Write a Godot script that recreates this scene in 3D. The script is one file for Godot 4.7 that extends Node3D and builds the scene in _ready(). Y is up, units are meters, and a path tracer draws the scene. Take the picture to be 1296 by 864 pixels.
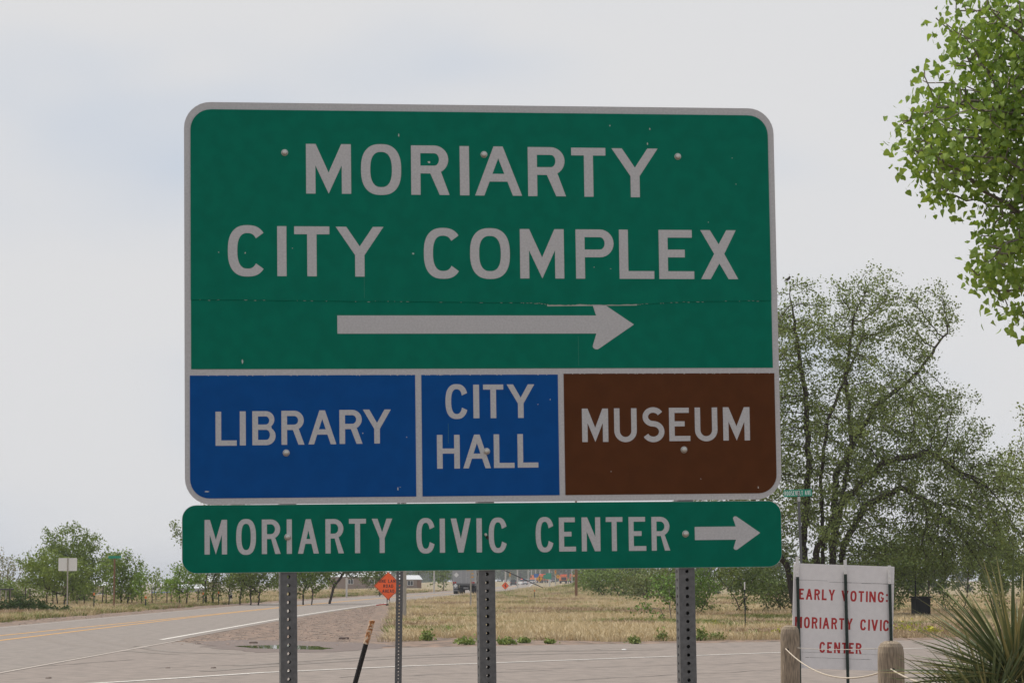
extends Node3D
# Roadside guide sign at a country crossroads. Units are metres, y is up, the camera looks towards -z.

const FOCAL := 3300.0            # focal length in pixels of the 1296 x 864 photograph
const EYE := Vector3(0, 1.55, 0)
var pitch := atan(303.0 / 3300.0)
var mats := {}
var used := {}
var rng := RandomNumberGenerator.new()
var patch_noise := FastNoiseLite.new()
var rough_noise := FastNoiseLite.new()

# ---------------------------------------------------------------- mesh builder
class MB:
	var v := PackedVector3Array()
	var n := PackedVector3Array()
	var c := PackedColorArray()
	var col := Color(1, 1, 1)
	var xf := Transform3D.IDENTITY
	func tri(a: Vector3, b: Vector3, d: Vector3) -> void:
		a = xf * a
		b = xf * b
		d = xf * d
		var nn := (d - a).cross(b - a).normalized()
		v.append(a)
		v.append(b)
		v.append(d)
		for i in 3:
			n.append(nn)
			c.append(col)
	func quad(a: Vector3, b: Vector3, d: Vector3, e: Vector3) -> void:
		tri(a, b, d)
		tri(a, d, e)
	func smooth(a: Vector3, b: Vector3, d: Vector3, na: Vector3, nb: Vector3, nd: Vector3) -> void:
		v.append(xf * a)
		v.append(xf * b)
		v.append(xf * d)
		n.append((xf.basis * na).normalized())
		n.append((xf.basis * nb).normalized())
		n.append((xf.basis * nd).normalized())
		for i in 3:
			c.append(col)
	# box with chamfered edges; ch = 0 gives a plain one
	func box(at: Vector3, size: Vector3, ch := 0.0, turn := Basis.IDENTITY) -> void:
		var h := size / 2
		if ch <= 0.0:
			for ax in 3:
				for s in [-1.0, 1.0]:
					var u := (ax + 1) % 3
					var w := (ax + 2) % 3
					var p := []
					for k in [[-1, -1], [1, -1], [1, 1], [-1, 1]]:
						var q := Vector3.ZERO
						q[ax] = s * h[ax]
						q[u] = k[0] * h[u]
						q[w] = k[1] * h[w]
						p.append(at + turn * q)
					if s > 0:
						quad(p[3], p[2], p[1], p[0])
					else:
						quad(p[0], p[1], p[2], p[3])
			return
		for ax in 3:
			for s in [-1.0, 1.0]:
				var u := (ax + 1) % 3
				var w := (ax + 2) % 3
				var p := []
				for k in [[-1, -1], [1, -1], [1, 1], [-1, 1]]:
					var q := Vector3.ZERO
					q[ax] = s * h[ax]
					q[u] = k[0] * (h[u] - ch)
					q[w] = k[1] * (h[w] - ch)
					p.append(at + turn * q)
				if s > 0:
					quad(p[3], p[2], p[1], p[0])
				else:
					quad(p[0], p[1], p[2], p[3])
		for ax in 3:                                   # edges that run along ax
			var u := (ax + 1) % 3
			var w := (ax + 2) % 3
			for k in [[-1, -1], [1, -1], [1, 1], [-1, 1]]:
				var p := []
				for e in [[-1, 0], [1, 0], [1, 1], [-1, 1]]:
					var q := Vector3.ZERO
					q[ax] = e[0] * (h[ax] - ch)
					q[u] = k[0] * (h[u] - (0.0 if e[1] == 0 else ch))
					q[w] = k[1] * (h[w] - (ch if e[1] == 0 else 0.0))
					p.append(at + turn * q)
				if k[0] * k[1] > 0:
					quad(p[0], p[1], p[2], p[3])
				else:
					quad(p[3], p[2], p[1], p[0])
		for sx in [-1, 1]:
			for sy in [-1, 1]:
				for sz in [-1, 1]:
					var a := at + turn * Vector3(sx * h.x, sy * (h.y - ch), sz * (h.z - ch))
					var b := at + turn * Vector3(sx * (h.x - ch), sy * h.y, sz * (h.z - ch))
					var d := at + turn * Vector3(sx * (h.x - ch), sy * (h.y - ch), sz * h.z)
					if sx * sy * sz > 0:
						tri(a, d, b)
					else:
						tri(a, b, d)
	func tube(pts: Array, radii: Array, sides := 8, caps := true) -> void:
		var rings := []
		var norms := []
		var side := Vector3.ZERO
		for i in pts.size():
			var d: Vector3 = (pts[mini(i + 1, pts.size() - 1)] - pts[maxi(i - 1, 0)]).normalized()
			if side == Vector3.ZERO:
				side = d.cross(Vector3(0.31, 0.2, 0.93) if absf(d.z) < 0.9 else Vector3.RIGHT).normalized()
			side = (side - d * side.dot(d)).normalized()
			var up := d.cross(side)
			var r := []
			var m := []
			for k in sides:
				var a := TAU * k / sides
				var o := side * cos(a) + up * sin(a)
				m.append(o)
				r.append(pts[i] + o * float(radii[i]))
			rings.append(r)
			norms.append(m)
		for i in pts.size() - 1:
			for k in sides:
				var j := (k + 1) % sides
				smooth(rings[i][k], rings[i + 1][k], rings[i + 1][j], norms[i][k], norms[i + 1][k], norms[i + 1][j])
				smooth(rings[i][k], rings[i + 1][j], rings[i][j], norms[i][k], norms[i + 1][j], norms[i][j])
		if caps:
			for k in range(1, sides - 1):
				tri(rings[0][0], rings[0][k], rings[0][k + 1])
				var e: Array = rings[-1]
				tri(e[0], e[k + 1], e[k])
	# flat polygon(s) in the local xy plane, pushed out from z0 to z1 (front at z1)
	func plate(outline: PackedVector2Array, z0: float, z1: float, holes := []) -> void:
		if Geometry2D.is_polygon_clockwise(outline):
			outline = outline.duplicate()
			outline.reverse()
		var pieces := [outline]
		if holes.size():
			var cut := 0.0
			for ho in holes:
				var lo := 1e9
				var hi := -1e9
				for q in ho:
					lo = minf(lo, q.x)
					hi = maxf(hi, q.x)
				cut += (lo + hi) / 2 / holes.size()
			pieces = []
			for s in [[-1e3, cut], [cut, 1e3]]:
				var half := PackedVector2Array([Vector2(s[0], -1e3), Vector2(s[1], -1e3), Vector2(s[1], 1e3), Vector2(s[0], 1e3)])
				var got: Array = Geometry2D.intersect_polygons(outline, half)
				for ho in holes:
					var next := []
					for g in got:
						next.append_array(Geometry2D.clip_polygons(g, ho))
					got = next
				pieces.append_array(got)
		for p in pieces:
			var idx := Geometry2D.triangulate_polygon(p)
			if idx.is_empty():
				print("plate failed ", p.size())
			for k in range(0, idx.size(), 3):
				var a := Vector3(p[idx[k]].x, p[idx[k]].y, z1)
				var b := Vector3(p[idx[k + 1]].x, p[idx[k + 1]].y, z1)
				var d := Vector3(p[idx[k + 2]].x, p[idx[k + 2]].y, z1)
				if (b - a).cross(d - a).z > 0:
					tri(a, d, b)
				else:
					tri(a, b, d)
				a.z = z0
				b.z = z0
				d.z = z0
				if (b - a).cross(d - a).z > 0:
					tri(a, b, d)
				else:
					tri(a, d, b)
		for r in [outline] + holes:
			var ring: PackedVector2Array = r
			var rev: bool = Geometry2D.is_polygon_clockwise(ring) == (r == outline)
			for k in ring.size():
				var a := ring[k]
				var b := ring[(k + 1) % ring.size()]
				if rev:
					var t := a
					a = b
					b = t
				quad(Vector3(a.x, a.y, z1), Vector3(b.x, b.y, z1), Vector3(b.x, b.y, z0), Vector3(a.x, a.y, z0))
	func lathe(profile: Array, sides := 16, at := Vector3.ZERO) -> void:   # [radius, y] from bottom to top
		for i in profile.size() - 1:
			var dr: float = profile[i + 1][0] - profile[i][0]
			var dy: float = profile[i + 1][1] - profile[i][1]
			for k in sides:
				var a := TAU * k / sides
				var b := TAU * (k + 1) / sides
				var p := [at + Vector3(cos(a) * profile[i][0], profile[i][1], sin(a) * profile[i][0]), at + Vector3(cos(b) * profile[i][0], profile[i][1], sin(b) * profile[i][0]),
					at + Vector3(cos(b) * profile[i + 1][0], profile[i + 1][1], sin(b) * profile[i + 1][0]), at + Vector3(cos(a) * profile[i + 1][0], profile[i + 1][1], sin(a) * profile[i + 1][0])]
				var na := Vector3(cos(a) * dy, -dr, sin(a) * dy).normalized()
				var nb := Vector3(cos(b) * dy, -dr, sin(b) * dy).normalized()
				smooth(p[0], p[1], p[2], na, nb, nb)
				smooth(p[0], p[2], p[3], na, nb, na)
	func mesh() -> ArrayMesh:
		var arr := []
		arr.resize(Mesh.ARRAY_MAX)
		arr[Mesh.ARRAY_VERTEX] = v
		arr[Mesh.ARRAY_NORMAL] = n
		arr[Mesh.ARRAY_COLOR] = c
		var m := ArrayMesh.new()
		m.add_surface_from_arrays(Mesh.PRIMITIVE_TRIANGLES, arr)
		return m

# ---------------------------------------------------------------- naming and measuring helpers
func numbered(called: String) -> String:
	var k: int = used.get(called, 0)
	used[called] = k + 1
	return called if k == 0 else "%s_%03d" % [called, k]

func tag(o: Node, label := "", category := "", group := "", kind := "") -> Node:
	for e in [["label", label], ["category", category], ["group", group], ["kind", kind]]:
		if e[1]:
			o.set_meta(e[0], e[1])
	return o

func thing(called: String, label: String, category: String, at: Vector3, turn := 0.0, group := "") -> Node3D:
	var o := Node3D.new()
	o.name = numbered(called)
	add_child(o)
	o.position = at
	o.rotation.y = turn
	tag(o, label, category, group)
	return o

func part(called: String, mb: MB, m: Material, parent: Node) -> MeshInstance3D:
	return part_mesh(called, mb.mesh(), m, parent)

func part_mesh(called: String, mesh: Mesh, m: Material, parent: Node) -> MeshInstance3D:
	var o := MeshInstance3D.new()
	o.mesh = mesh
	o.material_override = m
	o.name = called
	parent.add_child(o, true)
	return o

func rebase(t: Node3D, p: Vector3) -> void:               # move a thing's origin to its base; its parts stay where they are
	for k in t.get_children():
		k.position -= p
	t.position = p

func ground_piece(called: String, mb: MB, m: Material, kind := "structure") -> MeshInstance3D:
	var o := MeshInstance3D.new()
	o.mesh = mb.mesh()
	o.material_override = m
	o.name = numbered(called)
	o.set_meta("kind", kind)
	add_child(o)
	return o

func ray(px: float, py: float) -> Vector3:              # direction measured on the photograph
	var u := (px - 648.0) / FOCAL
	var w := (432.0 - py) / FOCAL
	return Vector3(u, w * cos(pitch) + sin(pitch), -(cos(pitch) - w * sin(pitch)))

func at(px: float, py: float, depth: float) -> Vector3:  # the point so many metres away that was measured there
	return EYE + ray(px, py) * depth

func ground_at(px: float, py: float, g := 0.0) -> Vector3:
	var d := ray(px, py)
	return EYE + d * ((g - EYE.y) / d.y)

func stand(px: float, depth: float) -> Vector3:          # on the terrain, so many metres away
	var p := EYE + ray(px, 735.0) * depth
	p.y = land(p.x, p.z)
	return p

func land(x: float, z: float) -> float:                  # height of the terrain
	var d := -z
	var g := 1.2 * smoothstep(760.0, 1000.0, d) * smoothstep(-80.0, -30.0, x)
	g -= 3.3 * clampf((d - 170.0) / 630.0, 0, 1) * smoothstep(-26.0, -70.0, x)
	g += 1.15 * exp(-pow((x - 10.0) / 5.5, 2) - pow((d - 330.0) / 60.0, 2))
	return g

# ---------------------------------------------------------------- materials
func lin(r: float, g: float, b: float) -> Color:
	return Color(r, g, b).linear_to_srgb()

func speckle(stops: Array, freq: float, size := 256, oct := 4, seedn := 3) -> NoiseTexture2D:
	var nz := FastNoiseLite.new()
	nz.noise_type = FastNoiseLite.TYPE_SIMPLEX_SMOOTH
	nz.frequency = freq
	nz.fractal_octaves = oct
	nz.seed = seedn
	var t := NoiseTexture2D.new()
	t.width = size
	t.height = size
	t.seamless = true
	t.noise = nz
	var g := Gradient.new()
	g.offsets = PackedFloat32Array()
	g.colors = PackedColorArray()
	for s in stops:
		g.add_point(s[0], s[1])
	t.color_ramp = g
	return t

# plain named material; vary > 0 gives it a mottled colour in world space (repeat every 1 / scale metres)
func mat(key: String, c := Color.BLACK, rough := 0.8, metal := 0.0, vary := 0.0, scale := Vector3.ONE, freq := 0.03) -> StandardMaterial3D:
	if mats.has(key):
		return mats[key]
	var m := StandardMaterial3D.new()
	m.resource_name = key
	m.roughness = rough
	m.metallic = metal
	if vary > 0.0:
		m.albedo_texture = speckle([[0.2, lin(c.r * (1 - vary), c.g * (1 - vary), c.b * (1 - vary))], [0.5, lin(c.r, c.g, c.b)], [0.8, lin(c.r * (1 + vary), c.g * (1 + vary), c.b * (1 + vary))]], freq, 256, 4, mats.size() + 5)
		m.uv1_triplanar = true
		m.uv1_world_triplanar = true
		m.uv1_scale = scale
	else:
		m.albedo_color = lin(c.r, c.g, c.b)
	mats[key] = m
	return m

func vertex_mat(key: String, rough := 0.7, back := 0.0) -> StandardMaterial3D:
	if mats.has(key):
		return mats[key]
	var m := StandardMaterial3D.new()
	m.resource_name = key
	m.vertex_color_use_as_albedo = true
	m.roughness = rough
	m.metallic_specular = 0.25
	if back > 0:
		m.backlight_enabled = true
		m.backlight = Color(back, back, back * 0.6)
	mats[key] = m
	return m

# ---------------------------------------------------------------- highway lettering, drawn from strokes
func arc(cx: float, cy: float, rx: float, ry: float, a0: float, a1: float, steps := 10, pw := 1.0) -> PackedVector2Array:
	var p := PackedVector2Array()
	for i in steps + 1:
		var a := deg_to_rad(lerpf(a0, a1, float(i) / steps))
		var x := cos(a)
		var y := sin(a)
		p.append(Vector2(cx + rx * signf(x) * pow(absf(x), pw), cy + ry * signf(y) * pow(absf(y), pw)))
	return p

func poly(a: Array) -> PackedVector2Array:
	var p := PackedVector2Array()
	for i in range(0, a.size(), 2):
		p.append(Vector2(a[i], a[i + 1]))
	return p

# one capital letter w wide and h high; s is the stroke of its uprights, t of its bars. Returns [[outline, [holes]], ...]
func glyph(ch: String, w: float, h: float, s: float, t: float) -> Array:
	match ch:
		"I": return [[poly([0, 0, w, 0, w, h, 0, h]), []]]
		"L": return [[poly([0, 0, w, 0, w, t, s, t, s, h, 0, h]), []]]
		"T": return [[poly([w / 2 - s / 2, 0, w / 2 + s / 2, 0, w / 2 + s / 2, h - t, w, h - t, w, h, 0, h, 0, h - t, w / 2 - s / 2, h - t]), []]]
		"E":
			var m := h * 0.44
			return [[poly([0, 0, w, 0, w, t, s, t, s, m, w * 0.74, m, w * 0.74, m + t, s, m + t, s, h - t, w * 0.95, h - t, w * 0.95, h, 0, h]), []]]
		"H":
			var m := h * 0.445
			return [[poly([0, 0, s, 0, s, m, w - s, m, w - s, 0, w, 0, w, h, w - s, h, w - s, m + t, s, m + t, s, h, 0, h]), []]]
		"M": return [[poly([0, 0, s, 0, s, 0.57 * h, w / 2, 0, w - s, 0.57 * h, w - s, 0, w, 0, w, h, w - 1.04 * s, h, w / 2, 0.425 * h, 1.04 * s, h, 0, h]), []]]
		"N": return [[poly([0, 0, s, 0, s, 0.58 * h, w - 1.12 * s, 0, w, 0, w, h, w - s, h, w - s, 0.42 * h, 1.12 * s, h, 0, h]), []]]
		"V": return [[poly([w / 2 - 0.5 * s, 0, w / 2 + 0.5 * s, 0, w, h, w - 1.08 * s, h, w / 2, 0.4 * h, 1.08 * s, h, 0, h]), []]]
		"Y": return [[poly([w / 2 - s / 2, 0, w / 2 + s / 2, 0, w / 2 + s / 2, 0.43 * h, w, h, w - 1.14 * s, h, w / 2, 0.605 * h, 1.14 * s, h, 0, h, w / 2 - s / 2, 0.43 * h]), []]]
		"X": return [[poly([0, 0, 1.08 * s, 0, w / 2, 0.32 * h, w - 1.08 * s, 0, w, 0, w / 2 + 0.57 * s, 0.515 * h, w * 0.96, h, w * 0.96 - 1.08 * s, h, w * 0.49, 0.71 * h, 1.08 * s, h, 0, h, w / 2 - 0.57 * s, 0.515 * h]), []]]
		"A":
			var k := (w / 2 - s / 2) / h
			var c0 := 0.285 * h
			var c1 := c0 + t
			return [[poly([0, 0, s, 0, s + k * c0, c0, w - s - k * c0, c0, w - s, 0, w, 0, w / 2 + s / 2, h, w / 2 - s / 2, h]), [poly([s + k * c1, c1, w - s - k * c1, c1, w / 2, (w / 2 - s) / k])]]]
		"O": return [[arc(w / 2, h / 2, w / 2, h / 2, 0, 354, 59, 0.8), [arc(w / 2, h / 2, w / 2 - s, h / 2 - t, 0, 354, 59, 0.8)]]]
		"C", "G":
			var a := 40.0 if w / h > 0.66 else 24.0
			var e := 360.0 - (a if ch == "C" else 4.0)
			var o := arc(w / 2, h / 2, w / 2, h / 2, a, e, 40, 0.8)
			var i := arc(w / 2, h / 2, w / 2 - s, h / 2 - t, a, e, 40, 0.8)
			i.reverse()
			o.append_array(i)
			var r := [[o, []]]
			if ch == "G":
				r.append([poly([w * 0.52, 0.36 * h, w - s * 1.01, 0.36 * h, w - s * 1.01, 0.36 * h + t, w * 0.52, 0.36 * h + t]), []])
			return r
		"U":
			var r := w / 2
			var o := arc(w / 2, r, r, r, 180, 360, 18)
			o.append(Vector2(w, h))
			o.append(Vector2(w - s, h))
			o.append_array(arc(w / 2, r, r - s, r - t, 0, -180, 18))
			o.append(Vector2(s, h))
			o.append(Vector2(0, h))
			return [[o, []]]
		"P", "R", "D":
			var r := h * 0.283 if ch != "D" else h / 2
			var rx := minf(r, w * 0.5)
			var we := w if ch != "R" else w * 0.975
			var o := poly([0, 0, 0, h])
			o.append_array(arc(we - rx, h - r, rx, r, 90, -90 if ch != "R" else -62, 14))
			if ch == "R":
				o.append_array(poly([w, 0, w - 1.06 * s, 0, 0.5 * w, h - 2 * r, s, h - 2 * r, s, 0]))
			elif ch == "P":
				o.append_array(poly([s, h - 2 * r, s, 0]))
			var i := poly([s, h - 2 * r + t, s, h - t])
			i.append_array(arc(we - rx, h - r, maxf(rx - s, 0.15 * rx), r - t, 90, -90, 12))
			return [[o, [i]]]
		"B":
			var ru := h * 0.25
			var rl := h * 0.27
			var o := poly([0, 0, 0, h])
			o.append_array(arc(w * 0.95 - ru, h - ru, ru, ru, 90, -50, 12))
			o.append_array(arc(w - rl, rl, rl, rl, 55, -90, 12))
			var m0 := h * 0.45
			var m1 := m0 + t
			var h1 := poly([s, m1, s, h - t])
			h1.append_array(arc(w * 0.95 - ru, (m1 + h - t) / 2, ru - s * 0.9, (h - t - m1) / 2, 90, -90, 10))
			var h2 := poly([s, t, s, m0])
			h2.append_array(arc(w - rl, (m0 + t) / 2, rl - s, (m0 - t) / 2, 90, -90, 10))
			return [[o, [h1, h2]]]
		"S":
			var m := h * 0.525
			var rx := (w - s) / 2
			var ru := (h - t / 2 - m) / 2
			var rl := (m - t / 2) / 2
			var line := arc(w / 2, m + ru, rx * 0.93, ru, 28, 270, 22)
			var low := arc(w / 2, m - rl, rx, rl, 90, -152, 24)
			line.append_array(low.slice(1))
			var o := PackedVector2Array()
			var q := PackedVector2Array()
			for k in line.size():
				var d := (line[mini(k + 1, line.size() - 1)] - line[maxi(k - 1, 0)]).normalized()
				var nn := Vector2(-d.y, d.x) * s * 0.5
				o.append(line[k] + nn)
				q.append(line[k] - nn)
			q.reverse()
			o.append_array(q)
			return [[o, []]]
		":":
			return [[poly([0, h * 0.08, s, h * 0.08, s, h * 0.08 + s, 0, h * 0.08 + s]), []], [poly([0, h * 0.62, s, h * 0.62, s, h * 0.62 + s, 0, h * 0.62 + s]), []]]
	return []

func put_glyph(mb: MB, ch: String, x: float, y: float, w: float, h: float, s: float, t: float, z0: float, z1: float) -> void:
	for g in glyph(ch, w, h, s, t):
		var o := PackedVector2Array()
		for p in g[0]:
			o.append(p + Vector2(x, y))
		var hs := []
		for r in g[1]:
			var q := PackedVector2Array()
			for p in r:
				q.append(p + Vector2(x, y))
			hs.append(q)
		mb.plate(o, z0, z1, hs)

const WIDE := {"I": 0.2, "L": 0.8, "T": 0.82, "E": 0.82, "M": 1.15, "N": 1.0, "V": 1.08, "Y": 1.08, "A": 1.1, ":": 0.2}
# a word fitted to a width, one mesh per letter (or joined into one when too small to tell apart)
func word(text: String, x: float, y: float, width: float, h: float, s: float, z0: float, z1: float, m: Material, parent: Node, joined := false) -> void:
	var total := 0.0
	for ch in text:
		total += 0.55 if ch == " " else float(WIDE.get(ch, 0.95))
	var gap := 0.3 * (text.length() - 1)
	var unit := width / (total + gap)
	var all := MB.new()
	for ch in text:
		if ch == " ":
			x += unit * 0.85
			continue
		var w: float = unit * float(WIDE.get(ch, 0.95))
		if ch == ":":
			for y2 in [0.08, 0.62]:
				var dot := MB.new()
				dot.plate(poly([x, y + h * y2, x + s, y + h * y2, x + s, y + h * y2 + s, x, y + h * y2 + s]), z0, z1)
				part("colon_dot", dot, m, parent)
			continue
		var mb := all if joined else MB.new()
		put_glyph(mb, ch, x, y, s if ch == "I" or ch == ":" else w, h, s, s, z0, z1)
		if not joined:
			part("letter", mb, m, parent)
		x += w + unit * 0.3
	if joined:
		part("lettering", all, m, parent)

func rounded(x0: float, y0: float, x1: float, y1: float, r: Array) -> PackedVector2Array:   # radii: bottom-left, bottom-right, top-right, top-left
	var p := PackedVector2Array()
	var cs := [[x0 + r[0], y0 + r[0], 180, r[0]], [x1 - r[1], y0 + r[1], 270, r[1]], [x1 - r[2], y1 - r[2], 0, r[2]], [x0 + r[3], y1 - r[3], 90, r[3]]]
	for c in cs:
		if c[3] <= 0.0001:
			p.append(Vector2(c[0], c[1]))
		else:
			p.append_array(arc(c[0], c[1], c[3], c[3], c[2], c[2] + 90, 8))
	return p

# square steel tube w wide with a row of round holes in each face, every 25.4 mm
func perforated_tube(w: float, length: float, hole := 0.0055, wall := 0.0027) -> MB:
	var mb := MB.new()
	var pp := 0.0254
	var count := int(length / pp)
	var rc := 0.004
	var hw := w / 2 - rc
	var hp := pp / 2
	var angles := []
	var ca := atan2(hp, hw)
	for q in [0.0, ca, (ca + PI / 2) / 2, PI / 2, PI - (ca + PI / 2) / 2, PI - ca, PI]:
		angles.append(q)
		if q > 0.0 and q < PI:
			angles.append(-q)
	angles.sort()
	for face in 4:
		var b := Basis(Vector3.UP, face * PI / 2)
		for k in count:
			var y0 := (k + 0.5) * pp
			for i in angles.size():
				var a0: float = angles[i]
				var a1: float = angles[(i + 1) % angles.size()]
				var i0 := Vector3(cos(a0) * hole, y0 + sin(a0) * hole, w / 2)
				var i1 := Vector3(cos(a1) * hole, y0 + sin(a1) * hole, w / 2)
				var e0 := minf(hw / maxf(absf(cos(a0)), 1e-6), hp / maxf(absf(sin(a0)), 1e-6))
				var e1 := minf(hw / maxf(absf(cos(a1)), 1e-6), hp / maxf(absf(sin(a1)), 1e-6))
				var o0 := Vector3(cos(a0) * e0, y0 + sin(a0) * e0, w / 2)
				var o1 := Vector3(cos(a1) * e1, y0 + sin(a1) * e1, w / 2)
				var dn := Vector3(0, 0, -wall)
				mb.quad(b * i0, b * i1, b * o1, b * o0)
				mb.quad(b * (i1 + dn), b * (i0 + dn), b * (o0 + dn), b * (o1 + dn))
				mb.quad(b * i1, b * i0, b * (i0 + dn), b * (i1 + dn))
		var yl := count * pp
		var prev := Vector3(hw, 0, w / 2)
		for j in range(1, 5):
			var g := PI / 2 * j / 4
			var nx := Vector3(hw + sin(g) * rc, 0, w / 2 - rc + cos(g) * rc)
			mb.quad(b * prev, b * nx, b * (nx + Vector3(0, yl, 0)), b * (prev + Vector3(0, yl, 0)))
			prev = nx
	return mb

# ---------------------------------------------------------------- the scene
func _ready() -> void:
	rng.seed = 20
	patch_noise.seed = 4
	patch_noise.frequency = 0.05
	patch_noise.fractal_octaves = 4
	rough_noise.seed = 9
	rough_noise.frequency = 0.35
	rough_noise.fractal_octaves = 3
	camera_and_light()
	make_materials()
	terrain_and_roads()
	guide_sign()
	voting_sign()
	bollards_and_rope()
	near_posts()
	trees_right()
	trees_left()
	street_things()
	traffic()
	houses()
	undergrowth()
	small_things()

func camera_and_light() -> void:
	var cam := Camera3D.new()
	cam.name = "camera"
	cam.position = EYE
	cam.rotation.x = pitch
	cam.fov = rad_to_deg(2.0 * atan(432.0 / FOCAL))
	cam.near = 0.1
	cam.far = 9000.0
	add_child(cam)
	cam.current = true
	var sun := DirectionalLight3D.new()
	sun.name = "sun"
	sun.light_energy = 0.95
	sun.light_angular_distance = 9.0
	sun.light_color = Color(1.0, 0.96, 0.9)
	sun.shadow_enabled = true
	add_child(sun)
	sun.look_at_from_position(Vector3(-0.42, 0.86, -0.3), Vector3.ZERO, Vector3.FORWARD)
	# thin high overcast: pale grey with soft streaks and a few faintly blue gaps
	var w := 1024
	var h := 512
	var im := Image.create(w, h, false, Image.FORMAT_RGBF)
	var big := FastNoiseLite.new()
	big.seed = 36
	big.frequency = 2.2
	big.fractal_octaves = 5
	big.fractal_gain = 0.45
	var wisps := FastNoiseLite.new()
	wisps.seed = 12
	wisps.frequency = 4.0
	wisps.fractal_octaves = 4
	for y in h:
		var up := PI * (0.5 - (y + 0.5) / h)
		for x in w:
			var a := TAU * (x + 0.5) / w
			var d := Vector3(sin(a) * cos(up), sin(up), -cos(a) * cos(up))
			var q := Vector3(d.x, d.y * 2.6, d.z)
			var t := big.get_noise_3dv(q) * 0.8 + wisps.get_noise_3dv(Vector3(q.x, q.y * 1.8, q.z)) * 0.35
			t = smoothstep(-0.5, 0.12, t)
			var c := Color(0.50, 0.56, 0.65).lerp(Color(0.652, 0.654, 0.664), t)
			im.set_pixel(x, y, c)
	var pano := PanoramaSkyMaterial.new()
	pano.panorama = ImageTexture.create_from_image(im)
	var sky := Sky.new()
	sky.sky_material = pano
	var env := Environment.new()
	env.background_mode = Environment.BG_SKY
	env.sky = sky
	env.tonemap_mode = Environment.TONE_MAPPER_LINEAR
	env.tonemap_exposure = 1.12
	env.sdfgi_enabled = true
	env.ssao_enabled = true
	env.ssil_enabled = true
	env.fog_enabled = true
	env.fog_density = 0.00022
	env.fog_light_color = Color(0.86, 0.88, 0.92)
	var we := WorldEnvironment.new()
	we.name = "world"
	we.environment = env
	add_child(we)

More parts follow.
